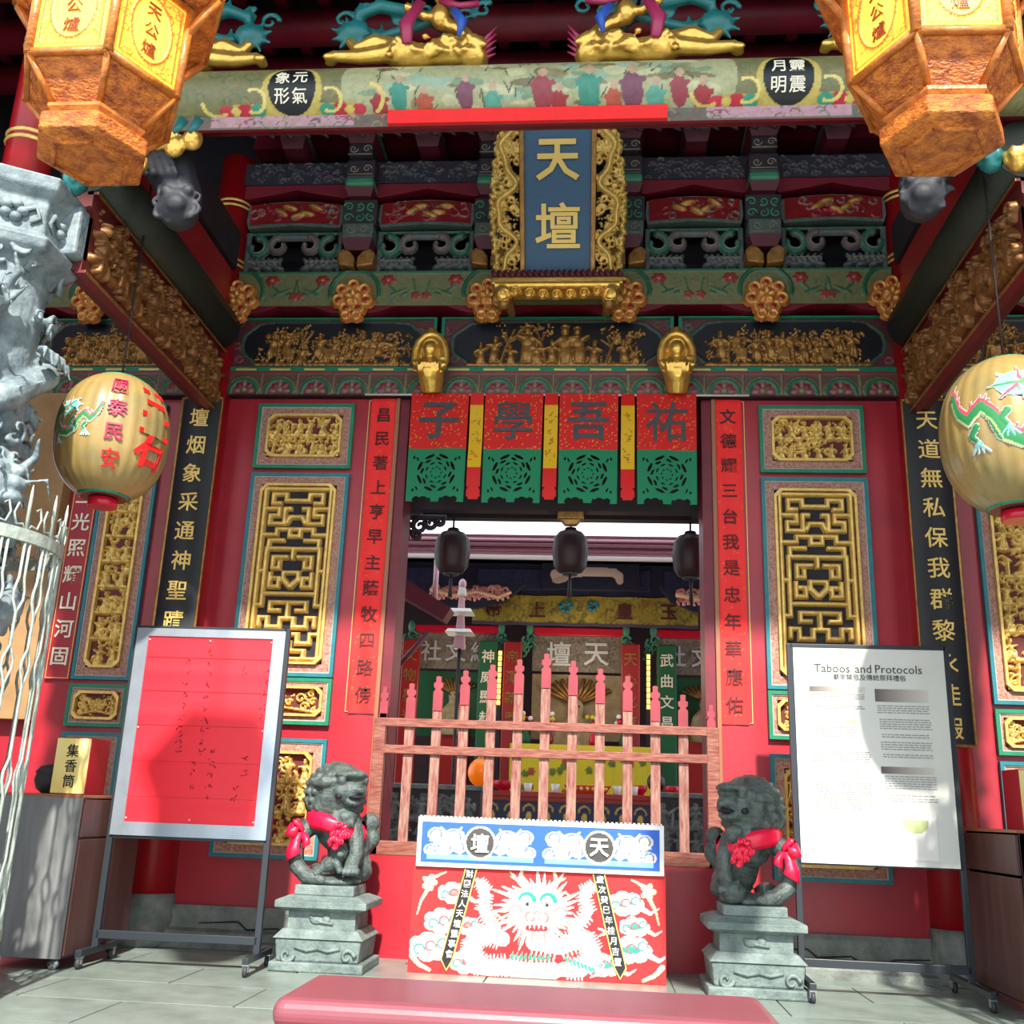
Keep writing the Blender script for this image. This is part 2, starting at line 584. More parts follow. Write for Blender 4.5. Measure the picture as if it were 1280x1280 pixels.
        me.polygons.foreach_set('loop_total', np.full(len(q), 4, dtype=np.int32))
        me.update(calc_edges=True)
        ca = me.color_attributes.new('Col', 'FLOAT_COLOR', 'POINT')
        ca.data.foreach_set('color', np.concatenate([C, np.ones((len(C), 1))], 1).astype(np.float32).ravel())
        me.polygons.foreach_set('use_smooth', np.full(len(q), smooth))
        me.materials.append(m)
        o = link(me, name, parent, world)
        if kind: o['kind'] = kind
        return o


def carve_scene(w, h, res, seed, rows=None, depth=0.045, size=0.17):
    """crowded relief: figures on rocks, trees, pavilions and scrolling clouds"""
    rg = random.Random(seed)
    cv = Cv(w, h, res)
    n = int(w * h / (size * size) * 1.6)
    for i in range(n * 3):
        x, y = rg.uniform(-w / 2, w / 2), rg.uniform(0, h)
        cv.arc(x, y, size * rg.uniform(0.14, 0.3), rg.uniform(0, 6), rg.uniform(6, 10), size * 0.06, size * 0.03, depth * rg.uniform(0.4, 0.7), shrink=0.6)
    for i in range(n):
        cv.leaves(rg.uniform(-w / 2, w / 2), rg.uniform(0, h), size * 0.28, 6, depth * 0.75, rng=rg)
    nr = max(1, int(round(h / (size * 1.15))))
    for r in range(nr):
        y0 = h * (r + 0.04) / nr
        for k in range(int(w / (size * 0.5)) + 1):
            cv.dome(-w / 2 + size * 0.5 * k + rg.uniform(-.02, .02), y0, size * 0.3, size * 0.12, 0, depth * 0.9)
        nf = max(1, int(w / (size * 0.62)))
        for k in range(nf):
            x = -w / 2 + w * (k + 0.5) / nf + rg.uniform(-0.12, 0.12) * size
            t = rg.random()
            if t < 0.78: cv.figure(x, y0 + size * 0.05, size * rg.uniform(0.85, 1.05), depth, rg)
            elif t < 0.9:
                cv.path([(x, y0), (x + 0.1 * size, y0 + size * 0.9)], size * 0.07, size * 0.04, depth)
                cv.leaves(x, y0 + size * 0.75, size * 0.3, 10, depth, rng=rg)
            else:
                for sx in (-0.22, 0.22): cv.path([(x + sx * size, y0), (x + sx * size, y0 + size * 0.6)], size * 0.05, h=depth, sq=True, p=0.1)
                cv.path([(x - 0.35 * size, y0 + size * 0.62), (x, y0 + size * 0.85), (x + 0.35 * size, y0 + size * 0.62)], size * 0.07, h=depth)
    cv.H += np.where(cv.H > 0, 0.0, 0)
    return cv


def chamfer(x0, x1, z0, z1, c):
    return [(x0 + c, z0), (x1 - c, z0), (x1, z0 + c), (x1, z1 - c), (x1 - c, z1), (x0 + c, z1), (x0, z1 - c), (x0, z0 + c)]


def ring(mb, outer, inner, y0, y1, m=0):
    """frame between two outlines with the same vertex count, in (x,z)"""
    n = len(outer)
    vs = [(x, y0, z) for x, z in outer] + [(x, y0, z) for x, z in inner] + [(x, y1, z) for x, z in outer] + [(x, y1, z) for x, z in inner]
    fs = []
    for i in range(n):
        j = (i + 1) % n
        fs += [(i, j, n + j, n + i), (i, 2 * n + i, 2 * n + j, j), (n + i, n + j, 3 * n + j, 3 * n + i)]
    mb.add(vs, fs, m)


def framed_panel(x0, x1, z0, z1, kind, label, y=0.0, outer=TEAL, seed=1, group=None, bw=0.1):
    t = thing('gilt_wall_relief', label, 'carving', ((x0 + x1) / 2, y, z0), group=group)
    r4 = lambda a: [(x0 + a, z0 + a), (x1 - a, z0 + a), (x1 - a, z1 - a), (x0 + a, z1 - a)]
    mb = MB(); ring(mb, r4(0), r4(0.028), y - 0.045, y + 0.002); mb.build('outer_trim', outer, t)
    mb = MB(); ring(mb, r4(0.028), r4(0.038), y - 0.036, y + 0.002); mb.build('inner_trim', LTTRIM, t)
    b = bw
    mb = MB(); ring(mb, r4(0.038), r4(b), y - 0.028, y + 0.002); mb.build('border', BROWN, t)
    c = min(0.05, (z1 - z0) * 0.12)
    o8 = chamfer(x0 + b - 0.004, x1 - b + 0.004, z0 + b - 0.004, z1 - b + 0.004, c)
    i8 = chamfer(x0 + b + 0.016, x1 - b - 0.016, z0 + b + 0.016, z1 - b - 0.016, c)
    mb = MB(); ring(mb, o8, i8, y - 0.06, y + 0.002); mb.build('gilt_rim', GOLD, t)
    ix0, ix1, iz0, iz1 = x0 + b + 0.01, x1 - b - 0.01, z0 + b + 0.01, z1 - b - 0.01
    mb = MB(); mb.box(x0 + 0.05, x1 - 0.05, y - 0.006, y + 0.001, z0 + 0.04, z1 - 0.04); mb.build('backing', NIGHT if kind == 'fret' else FADED, t)
    w, h = ix1 - ix0, iz1 - iz0
    if kind == 'fret': cv = fret(w, h)
    elif kind == 'flower': cv = flowerwork(w, h, seed)
    else: cv = carve_scene(w, h, 0.0065, seed, depth=0.05, size=0.19 if h > 0.5 else 0.15)
    cv.mesh('fretwork' if kind == 'fret' else 'carving', flat((ix0 + ix1) / 2, y - 0.006, iz0), GOLD, t, cut=0.004, kind='stuff' if kind == 'scene' else None)
    return t


FADED = mat('dark_red_backing', S(92, 26, 26), 0.6)


def fret(w, h):
    cv = Cv(w, h, 0.006)
    U = w / 10.0; N = 25; Vv = h / N
    L = []
    def P(*a): L.append([(a[i], a[i + 1]) for i in range(0, len(a), 2)])
    P(4.5, 0.4, 4.5, 24.6); P(0, 0.5, 4.5, 0.5); P(0, 24.5, 4.5, 24.5)
    # top: three hooked keys
    P(0, 2.2, 1.6, 2.2, 1.6, 1.3, 3.4, 1.3, 3.4, 2.6, 2.4, 2.6); P(4.5, 3.4, 2.4, 3.4, 2.4, 4.4, 3.6, 4.4, 3.6, 5.6, 1.6, 5.6, 1.6, 3.4, 0.9, 3.4)
    P(0, 4.6, 0.8, 4.6, 1.2, 5.4); P(0, 6.4, 2.5, 6.4, 2.5, 7.2, 4.5, 7.2)
    P(0, 7.4, 0.7, 7.4, 0.7, 6.4); P(1.5, 8.0, 3.4, 8.0, 3.4, 9.2)
    # middle square with inward spirals
    P(0, 9.2, 3.6, 9.2, 3.6, 15.6, 0, 15.6); P(0.8, 10.4, 2.6, 10.4, 2.6, 12.0, 1.7, 12.0, 1.7, 11.2)
    P(0, 12.6, 1.0, 12.6, 1.0, 13.6, 0, 14.6); P(2.8, 12.8, 2.8, 14.6, 1.6, 14.6, 1.6, 13.4, 2.2, 13.4)
    P(3.6, 12.4, 4.5, 12.4); P(0, 9.2, 0, 10.6)
    # lower mirrored keys
    P(0, 16.8, 2.4, 16.8, 2.4, 17.9, 1.2, 17.9); P(3.6, 15.6, 3.6, 17.2, 4.5, 17.2)
    P(0, 19.0, 0.9, 19.0, 0.9, 20.2, 2.6, 20.2, 2.6, 18.9, 3.7, 18.9, 3.7, 20.0); P(4.5, 21.2, 3.3, 21.2, 3.3, 22.4, 1.6, 22.4, 1.6, 21.2, 0, 21.2)
    P(0, 23.4, 2.6, 23.4, 2.6, 24.5); P(0, 19, 0, 16.8); P(0.6, 22.3, 0.6, 23.4)
    for pl in L:
        for sx in (-1, 1):
            pts = [(sx * x * U, h - y * Vv) for x, y in pl]
            cv.path(pts, 0.0185, h=0.05, p=0.25, sq=True)
    return cv


def flowerwork(w, h, seed):
    rg = random.Random(seed); cv = Cv(w, h, 0.006)
    k = min(w, h)
    for sx in (-1, 1):
        for j, (a, b, r) in enumerate(((0.25, 0.62, 0.16), (0.3, 0.3, 0.14), (0.12, 0.45, 0.1), (0.4, 0.5, 0.1), (0.38, 0.8, 0.12), (0.42, 0.16, 0.1))):
            cv.arc(sx * a * w, b * h, r * h * 1.2, 0.3 * j if sx > 0 else PI - 0.3 * j, sx * 7 + 0.3 * j, k * 0.045, k * 0.02, 0.03, shrink=0.7)
    cv.dome(0, h * 0.5, k * 0.2, k * 0.16, 0, 0.05)
    for i in range(8):
        a = i * PI / 4
        cv.dome(math.cos(a) * k * 0.2, h * 0.5 + math.sin(a) * k * 0.2, k * 0.11, k * 0.07, a, 0.04)
    cv.path([(-w * .45, h * .1), (-.1 * w, h * .25), (.1 * w, h * .25), (w * .45, h * .1)], k * 0.04, h=0.03)
    for i in range(14):
        cv.leaves(rg.uniform(-w * .45, w * .45), rg.uniform(h * .1, h * .9), k * 0.1, 3, 0.025, rng=rg)
    return cv


# ------------------------------------------------------------------ floor, walls, ceiling
fl = MB().box(-12, 12, -14, 12, -0.12, -0.012).build('floor', GROUT)
tag(fl, kind='structure')
_slab = {}
rgf = random.Random(3)
for j in range(15):
    y0 = -8.2 + j * 0.6
    for i in range(9):
        x0 = -5.1 + i * 1.2 + (0.6 if j % 2 else 0)
        key = rgf.randrange(3)
        if key not in _slab:
            b = MB(); e = 0.006
            b.frustum(0.6, 0.3, -0.03, 0.0 - 0.001 * key, 0.6 - e + 0.002, 0.3 - e + 0.002, 0.6 - e, 0.3 - e)
            _slab[key] = b.mesh('paving_slab', FLOORM)
        o = bpy.data.objects.new('paving_slab', _slab[key])
        COL.objects.link(o); o.location = (x0, y0, 0); o.parent = fl
# courtyard beyond the threshold
tag(MB().box(-6, 6, 0.6, 12, -0.02, 0.05).build('floor_courtyard', BASESTONE), kind='structure')


def wall(name, boxes, m=RED):
    b = MB()
    for q in boxes: b.box(*q)
    return tag(b.build(name, m), kind='structure')


wall('wall_left', [(-3.0, -1.3, 0, 0.3, 0.28, 4.37)])
wall('wall_right', [(1.3, 3.0, 0, 0.3, 0.28, 4.37)])
wall('wall_far_left', [(-4.7, -2.9, 0.02, 0.3, 0.0, 4.37)])
wall('wall_far_right', [(2.9, 6.0, 0.02, 0.3, 0.0, 4.37)])
wall('wall_sill', [(-1.32, 1.32, -0.165, 0.28, 0.0, 0.70)])
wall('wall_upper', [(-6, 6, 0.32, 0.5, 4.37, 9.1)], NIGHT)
wall('wall_tan_left', [(-4.75, -4.1, -0.12, 0.02, 1.6, 4.37)], TAN)
wall('wall_side_left', [(-6.1, -5.9, -4.6, 0.5, 0, 8.0)], DKRED)
wall('wall_side_right', [(5.9, 6.1, -4.6, 0.5, 0, 8.0)], DKRED)
# door reveal
tag(MB().box(-1.31, -1.22, 0.0, 0.34, 0.7, 4.37).box(1.22, 1.31, 0.0, 0.34, 0.7, 4.37).build('door_1', DKRED), kind='structure')
tag(MB().box(-1.335, -1.30, -0.03, 0.02, 0.7, 4.37).box(1.30, 1.335, -0.03, 0.02, 0.7, 4.37).build('trim_1', CABEDGE, bevel=0.005), kind='structure')
# inner lintel below which the courtyard shows
tag(MB().box(-1.4, 1.4, 0.34, 0.46, 3.50, 4.40).build('trim_2', DARK), kind='structure')

# stone base of the wall with carved, cracked edge
for sx, nm, y1 in ((-1, 'baseboard_left', 0), (1, 'baseboard_right', 0)):
    a, b_ = sorted((sx * 1.34, sx * 2.78))
    mb = MB()
    prof = [(0.0, 0.0), (-0.16, 0.0), (-0.16, 0.045), (-0.12, 0.06), (-0.10, 0.11), (-0.06, 0.13), (-0.045, 0.2), (-0.05, 0.25), (-0.035, 0.285), (0.0, 0.285)]
    vs = [(a, y, z) for y, z in prof] + [(b_, y, z) for y, z in prof]
    n = len(prof)
    mb.add(vs, [(i, (i + 1) % n, n + (i + 1) % n, n + i) for i in range(n)] + [tuple(range(n))[::-1], tuple(range(n, 2 * n))])
    o = tag(mb.build(nm, BASESTONE), kind='structure')
    cr = [(a + 0.25, 0.165), (a + 0.55, 0.185), (a + 0.62, 0.13), (a + 0.85, 0.15), (a + 0.93, 0.10), (a + 1.05, 0.10), (a + 1.15, 0.14), (b_ - 0.05, 0.15)]
    MB().tube([(x, -0.068, z) for x, z in cr], [0.003, 0.006, 0.008, 0.005, 0.009, 0.008, 0.005, 0.003], 5).build('crack', NIGHT, o)

# roof over the porch, its soffit boards and purlins
b = MB()
b.add([(-7, -5.0, 7.02), (7, -5.0, 7.02), (7, 0.5, 9.0), (-7, 0.5, 9.0), (-7, -5.0, 7.16), (7, -5.0, 7.16), (7, 0.5, 9.14), (-7, 0.5, 9.14)],
      [(3, 2, 1, 0), (4, 5, 6, 7), (0, 1, 5, 4), (1, 2, 6, 5), (2, 3, 7, 6), (3, 0, 4, 7)])
tag(b.build('ceiling', DARK), kind='structure')
b = MB()
b.add([(-5.9, -2.75, 7.02), (5.9, -2.75, 7.02), (5.9, 0.4, 7.66), (-5.9, 0.4, 7.66), (-5.9, -2.75, 7.1), (5.9, -2.75, 7.1), (5.9, 0.4, 7.74), (-5.9, 0.4, 7.74)],
      [(3, 2, 1, 0), (4, 5, 6, 7), (0, 1, 5, 4), (1, 2, 6, 5), (2, 3, 7, 6), (3, 0, 4, 7)])
ceil = tag(b.build('ceiling_inner', DARK), kind='structure')  # lower ceiling added to keep the upper porch dark
_raf = None
for i in range(30):
    x = -5.0 + i * 0.345
    if _raf is None:
        g = MB(); g.add([(0, -2.75, 6.92), (.09, -2.75, 6.92), (.09, 0.3, 7.54), (0, 0.3, 7.54), (0, -2.75, 7.02), (.09, -2.75, 7.02), (.09, 0.3, 7.64), (0, 0.3, 7.64)],
            [(3, 2, 1, 0), (4, 5, 6, 7), (0, 1, 5, 4), (1, 2, 6, 5), (2, 3, 7, 6), (3, 0, 4, 7)]); _raf = g.mesh('rafter', DKRED)
    o = bpy.data.objects.new('rafter', _raf); COL.objects.link(o); o.location.x = x; o.parent = ceil
for i, (y, z, r) in enumerate(((-2.05, 6.90, 0.15), (-1.3, 7.06, 0.14), (-2.62, 6.80, 0.12), (-0.6, 7.22, 0.13))):
    o = MB().tube([(-5.5, y, z), (5.5, y, z)], r, 14).build('purlin', DKRED)
    tag(o, ['thick dark red round roof beam just behind the front beam figures', 'dark red round roof beam halfway back under the ceiling',
            'dark red round roof beam nearest the viewer at the top edge', 'dark red round roof beam closest to the back wall under the ceiling'][i], 'beam')

# ------------------------------------------------------------------ red columns with gold rings
for sx, side in ((-1, 'left'), (1, 'right')):
    t = thing('column', 'tall round red column with gold rings, %s of the doorway bay' % side, 'column', (sx * 2.96, 0.02, 0))
    MB().tube([(sx * 2.96, -0.02, 0.35), (sx * 2.96, -0.02, 2.0), (sx * 2.96, -0.02, 6.7)], [0.20, .18, .155], 28).build('shaft', REDCOL, t)
    MB().lathe([(0.24, 0), (0.24, 0.05), (0.215, 0.1), (0.225, 0.2), (0.21, 0.3), (0.205, 0.36)], (sx * 2.96, -0.02, 0), 24).build('stone_base', BASESTONE, t)
    for z in (4.98, 5.03, 5.60, 5.65, 6.18, 6.23):
        MB().lathe([(0.168, -0.013), (0.178, 0), (0.168, 0.013)], (sx * 2.96, -0.02, z), 28, caps=False).build('gold_ring', GOLD, t)

# ------------------------------------------------------------------ wall panels
G = 'carved gilt wall panels'
for sx, side in ((-1, 'left'), (1, 'right')):
    a, b_ = sorted((sx * 1.683, sx * 2.518))
    framed_panel(a, b_, 3.732, 4.31, 'scene', 'gilt figure carving in green frame, top panel %s of door' % side, outer=GREEN, seed=11 + sx)
    framed_panel(a, b_, 2.0, 3.69, 'fret', 'tall gilt fretwork lattice in teal frame %s of door' % side, outer=TEAL)
    framed_panel(a, b_, 1.628, 1.99, 'flower', 'small low gilt flower carving in green frame %s of door' % side, outer=GREEN, seed=20 + sx, bw=.068)
    framed_panel(a, b_, 0.633, 1.521, 'scene', 'large bottom gilt carving partly behind the %s notice board' % side, outer=TEAL, seed=31 + sx)
    a, b_ = sorted((sx * 3.34, sx * 3.83))
    framed_panel(a, b_, 1.935, 4.31, 'scene', 'narrow tall gilt figure carving beside the %s black couplet' % side, y=0.02, outer=TEAL, seed=41 + sx)
    framed_panel(a, b_, 1.565, 1.90, 'flower', 'small gilt carving in green frame above the %s cabinet' % side, y=0.02, outer=GREEN, seed=51 + sx, bw=.06)
    framed_panel(a, b_, 0.633, 1.521, 'flower', 'low gilt panel hidden behind the %s cabinet box' % side, y=0.02, outer=TEAL, seed=61 + sx)

# red carved couplet strip, far left
t = thing('couplet_strip', 'red wall strip with pale vertical characters at far left', 'couplet', (-3.95, 0.02, 1.93))
MB().box(-4.06, -3.845, -0.01, 0.02, 1.93, 4.31).build('panel', RED, t)
mb = MB(); ring(mb, [(-4.05, 1.94), (-3.855, 1.94), (-3.855, 4.3), (-4.05, 4.3)], [(-4.045, 1.945), (-3.86, 1.945), (-3.86, 4.295), (-4.045, 4.295)], -0.014, 0.0); mb.build('gold_line', GOLDINK, t)
for i, ch in enumerate('深三光照耀山河固'):
    put(ch, -3.952, 3.70 - i * 0.2265, 0.16, flat(0, -0.012, 0), PALEINK, t, weight=0.012)

# black lacquer couplet boards hung on the columns
for sx, side, txt, n0 in ((-1, 'left', '壇烟象采通神聖蹟', 0), (1, 'right', '天道無私保我群黎永佳嘏', 0)):
    t = thing('couplet_board', 'long curved black board with gold characters on the %s column' % side, 'couplet board', (sx * 2.95, -0.2, 1.62))
    zb, zt = 1.62, 4.28
    Rc = 0.50
    def cyl(u, v, h, sx=sx):
        an = u / Rc
        return np.stack([sx * 2.95 + (Rc + h) * np.sin(an), 0.27 - (Rc + h) * np.cos(an), v + 0 * u], -1)
    cv = Cv(0.33, zt - zb, 0.03, v0=zb); cv.mesh('board', cyl, LACQ, t)
    cv = Cv(0.37, zt - zb + 0.04, 0.02, v0=zb - 0.02)
    cv.mesh('board_backing', lambda u, v, h: cyl(u, v, h - 0.008), LACQ, t)
    for u0, w, v0, h_ in ((-0.185, 0.022, zb - 0.02, zt - zb + 0.04), (0.163, 0.022, zb - 0.02, zt - zb + 0.04), (-0.185, 0.37, zb - 0.022, 0.025), (-0.185, 0.37, zt, 0.025)):
        cv = Cv(w, h_, 0.008, u0=u0, v0=v0); cv.H[:] = 0.014; cv.H[0, :] = cv.H[-1, :] = cv.H[:, 0] = cv.H[:, -1] = -0.004
        cv.mesh('gilt_edge', cyl, OLDGOLD, t)
    ln = len(txt); pit = 0.238 if sx > 0 else 0.246
    for i, ch in enumerate(txt):
        if i < n0: continue
        put(ch, 0, zt - 0.17 - i * pit, 0.17, cyl, GOLDINK, t, weight=0.008)
    MB().tube([(sx * 2.95 - 0.13 * math.cos(k * PI / 10), -0.235, 4.30 + 0.12 * math.sin(k * PI / 10) ** 0.7) for k in range(11)], 0.008, 6).build('hanging_wire', GOLDINK, t)

# red paper couplets on the door posts
for sx, side, txt in ((-1, 'left', '昌民著上亨早主蔭牧四路傍'), (1, 'right', '文德耀三台我是忠年華應佑')):
    t = thing('paper_couplet', 'long red paper strip with dark brush characters on the %s door post' % side, 'couplet', (sx * 1.435, -0.01, 1.72))
    xc = sx * 1.435
    cv = Cv(0.22, 2.64, 0.01, bg=S(238, 26, 22), v0=1.73)
    cv.H = 0.006 + 0.002 * np.sin(cv.Y * 9) + 0.002 * np.sin(cv.X * 40 + cv.Y * 3)
    for k in range(90):
        cv.dome(random.uniform(-.1, .1), random.uniform(1.75, 4.35), 0.006, 0.006, c=S(232, 90, 40), over=1, h=0.0)
    cv.mesh('paper', flat(xc, -0.006, 0), PAINTMATTE, t)
    mb = MB(); ring(mb, [(xc - .135, 1.74), (xc + .135, 1.74), (xc + .135, 4.36), (xc - .135, 4.36)], [(xc - .13, 1.745), (xc + .13, 1.745), (xc + .13, 4.355), (xc - .13, 4.355)], -0.01, 0.001); mb.build('gold_line', GOLDINK, t)
    for i, ch in enumerate(txt):
        put(ch, xc, 4.22 - i * 0.213, 0.135, flat(0, -0.012, 0), FADEDINK if i else BLACKINK, t, weight=0.006, h0=0.004)

# ------------------------------------------------------------------ lintel band, lacquer band, flower beam
C_BR, C_GR, C_RD, C_OL, C_PK = S(96, 70, 62), S(34, 104, 76), S(134, 40, 48), S(128, 122, 80), S(160, 90, 100)
def lintel_band(x0, x1, label):
    t = thing('painted_lintel', label, 'beam', ((x0 + x1) / 2, 0, 4.37))
    MB().box(x0, x1, -0.06, 0.34, 4.375, 4.60).build('timber', DARK, t)
    cv = Cv(x1 - x0, 0.225, 0.009, bg=C_BR)
    n = int((x1 - x0) / 0.3)
    for k in range(n + 1):
        u = -(x1 - x0) / 2 + (k + 0.5) * (x1 - x0) / n
        cv.arc(u, 0.03, 0.12, 0, PI, 0.016, h=0.01, c=C_GR, over=1)
        cv.arc(u, 0.03, 0.145, 0, PI, 0.004, h=0.011, c=C_OL, over=1)
        for q in range(5):
            a = q * PI / 4
            cv.dome(u + .06 * math.cos(a), .05 + .06 * math.sin(a), .03, .016, a, .012, C_RD if q % 2 else C_PK, over=1)
        cv.dome(u, 0.06, .022, .022, 0, .014, C_OL, over=1)
        cv.path([(u + .15, .02), (u + .15, .2)], .006, h=.008, c=C_OL, over=1)
    cv.rect(-9, 9, 0.2, 0.3, 0.004, C_RD); cv.rect(-9, 9, 0, 0.012, 0.004, S(70, 30, 30))
    cv.mesh('painted_band', flat((x0 + x1) / 2, -0.062, 4.375), PAINT, t)
    return t
lintel_band(-2.82, 2.82, 'dark painted lintel with scroll pattern right above the doorway')
lintel_band(-4.7, -3.1, 'painted scroll lintel of the left side bay')
lintel_band(3.1, 4.7, 'painted scroll lintel of the right side bay')


def lacquer_panel(x0, x1, label, seed, figs):
    t = thing('lacquer_frieze', label, 'frieze', ((x0 + x1) / 2, -0.02, 4.62))
    z0, z1 = 4.60, 5.11
    MB().box(x0, x1, -0.03, 0.34, z0, z1).build('backing_board', DARK, t)
    w, h = x1 - x0, z1 - z0 - 0.06
    rg = random.Random(seed)
    cv = Cv(w, h, 0.009, bg=S(96, 44, 52))
    for k in range(int(w * 30)):
        u, v = rg.uniform(-w / 2, w / 2), rg.uniform(0, h)
        cv.arc(u, v, .03, 0, 6, .005, h=.004, c=rg.choice([C_PK, C_GR, S(90, 74, 64)]), over=1, n=6)
    # black cartouche
    m = 0.14
    ol = []
    for k in range(60):
        a = 2 * PI * k / 60
        ex = (w / 2 - m) * abs(math.cos(a)) ** 0.35 * (1 if math.cos(a) > 0 else -1) * (1 + 0.035 * math.cos(6 * a))
        ey = (h / 2 - 0.02) * abs(math.sin(a)) ** 0.5 * (1 if math.sin(a) > 0 else -1)
        ol.append((ex, h / 2 + ey))
    cv.poly([(x * 1.035, h / 2 + (y - h / 2) * 1.05) for x, y in ol], 0.006, S(54, 90, 74))
    cv.poly(ol, 0.0, S(12, 14, 24), over=2)
    cv.mesh('painted_ground', flat((x0 + x1) / 2, -0.032, z0 + 0.045), PAINT, t)
    g = Cv(w - 2 * m - 0.1, h - 0.04, 0.0075)
    W = g.w
    def tree(u, hgt, lean):
        g.path([(u, .01), (u + lean * .4, hgt * .5), (u + lean, hgt)], .014, .007, .025)
        for q in range(9): g.leaves(u + lean + rg.uniform(-.13, .13), hgt + rg.uniform(-.08, .05), .035, 5, .025, rng=rg)
        for q in range(4): g.path([(u + lean * .5, hgt * .6), (u + lean + rg.uniform(-.15, .15), hgt + rg.uniform(-.06, .04))], .006, .003, .02)
    if figs:
        for k, u in enumerate((-.40, -.33, -.24, -.15, -.10, -.02, .05, .12, .2, .36, .42)):
            g.figure(W * u, 0.03 + .02 * (k % 2), (.2, .24, .18, .36, .22, .2, .38, .34, .22, .2, .16)[k], 0.035, rg)
        tree(-W * .3, .34, .12); tree(W * .26, .30, .1); tree(-W * .05, .36, -.1); tree(W * .42, .28, -.08)
        for k in range(50): g.leaves(rg.uniform(-.45, .45) * W, rg.uniform(.02, .09), .03, 4, .02, rng=rg)
    else:
        for k in range(9): g.figure(-W * .38 + k * W * .095 + rg.uniform(-.03, .03), rg.uniform(.02, .14), rg.uniform(.15, .24), .035, rg)
        for u in (-.34, -.16, .04, .2, .36): tree(W * u, rg.uniform(.22, .34), rg.uniform(-.1, .1))
        for k in range(110):
            u = max(-.46, min(.46, rg.gauss(0, .24))) * W; v = .02 + abs(rg.gauss(0, .35)) * h * .7
            g.leaves(u, min(v, h - .08), .035, 4, .026, rng=rg)
        for k in range(40):
            u = rg.uniform(-W * .44, W * .44); g.arc(u, rg.uniform(.03, .3), .03, 0, 5, .007, .004, .02, shrink=.5)
        for k in range(3): g.rect(W * (-.3 + .25 * k), W * (-.3 + .25 * k) + .09, .06, .16, .03, None, 1)
    for k in range(24): g.dome(-W * .46 + W * .92 * k / 23, .012, .05, .022, 0, .02)
    g.mesh('gilt_relief', flat((x0 + x1) / 2, -0.032, z0 + 0.06), OLDGOLD, t, cut=.003, kind='stuff')
    mb = MB(); ring(mb, [(x0, z0 + .0), (x1, z0 + .0), (x1, z1), (x0, z1)], [(x0 + .03, z0 + .045), (x1 - .03, z0 + .045), (x1 - .03, z1 - .015), (x0 + .03, z1 - .015)], -0.06, 0); mb.build('green_frame', GREEN, t)
    for k in range(int(w / .3)):
        MB().box(x0 + .08 + k * .3, x0 + .26 + k * .3, -0.066, -0.058, z0 + .01, z0 + .026).build('gold_dash', GOLDINK, t)
    return t
lacquer_panel(-2.83, -1.02, 'black lacquer frieze with gilt trees and figures, left of the three', 5, False)
lacquer_panel(-0.98, 1.0, 'black lacquer frieze with large gilt figures, middle above the banners', 6, True)
lacquer_panel(1.04, 2.83, 'black lacquer frieze with gilt foliage, right of the three', 7, False)
lacquer_panel(-4.6, -3.15, 'black lacquer frieze in left side bay above paper lantern', 8, False)
lacquer_panel(3.15, 4.6, 'black lacquer frieze in right side bay above paper lantern', 9, False)


def flower_beam(x0, x1, label, xs):
    t = thing('flower_beam', label, 'beam', ((x0 + x1) / 2, -0.1, 5.17))
    # red arched underside: wavy bottom
    pts = [(x0, 5.52), (x0, 5.12)]
    n = 60
    for k in range(n + 1):
        x = x0 + (x1 - x0) * k / n
        d = min([abs(x - q) for q in xs] + [9])
        pts.append((x, 5.125 if d < .2 else min(5.125 + (d - .2) * .4, 5.185)))
    pts += [(x1, 5.12), (x1, 5.52)]
    pts = [pts[0]] + pts[1:-1] + [pts[-1]]
    MB().prism(pts, -0.12, 0.3).build('timber', DKRED, t)
    cv = Cv(x1 - x0, 0.33, 0.009, bg=S(118, 120, 78))
    c0 = (x0 + x1) / 2
    cv.rect(-9, 9, .31, .4, .006, C_GR)
    for k in range(60):
        cv.arc(random.uniform(-(x1 - x0) / 2, (x1 - x0) / 2), random.uniform(.03, .3), .03, 0, 4, .004, h=.004, c=S(84, 110, 88), over=1, n=6)
    for q in xs:
        for sx in (-1, 1):
            u = q - c0 + sx * 0.29
            for i in range(6):
                a = i * PI / 3
                cv.dome(u + .035 * math.cos(a), .24 + .03 * math.sin(a), .03, .022, a, .014, S(150, 40, 48), over=1)
            cv.dome(u, .24, .015, .015, 0, .02, S(200, 130, 60), over=1)
            cv.path([(u, .2), (u + sx * .08, .12), (u + sx * .16, .16)], .009, .005, h=.01, c=C_GR, over=1)
            for j in range(3): cv.dome(u + sx * (.05 + .05 * j), .11 + .02 * (j % 2), .03, .012, .5 * sx, .01, C_GR, over=1)
            u2 = q - c0 + sx * 0.54
            for i in range(5):
                a = i * 2 * PI / 5
                cv.dome(u2 + .022 * math.cos(a), .09 + .022 * math.sin(a), .022, .016, a, .013, S(160, 56, 50), over=1)
            cv.path([(u2, .11), (u2 - sx * .03, .25)], .006, h=.01, c=C_GR, over=1)
        cv.arc(q - c0, .13, .215, -.2, PI + .2, .018, h=.018, c=C_GR, over=1)
    cv.mesh('painted_face', flat(c0, -0.125, 5.19), PAINT, t)
    return t
XS = [-2.78, -1.75, -0.58, 0.58, 1.76, 2.78]
flower_beam(-2.80, 2.80, 'long beam painted with red flowers and green leaves under the brackets', XS)
flower_beam(-4.6, -3.13, 'short flower-painted beam in the left side bay', [-4.1])
flower_beam(3.13, 4.6, 'short flower-painted beam in the right side bay', [4.1])

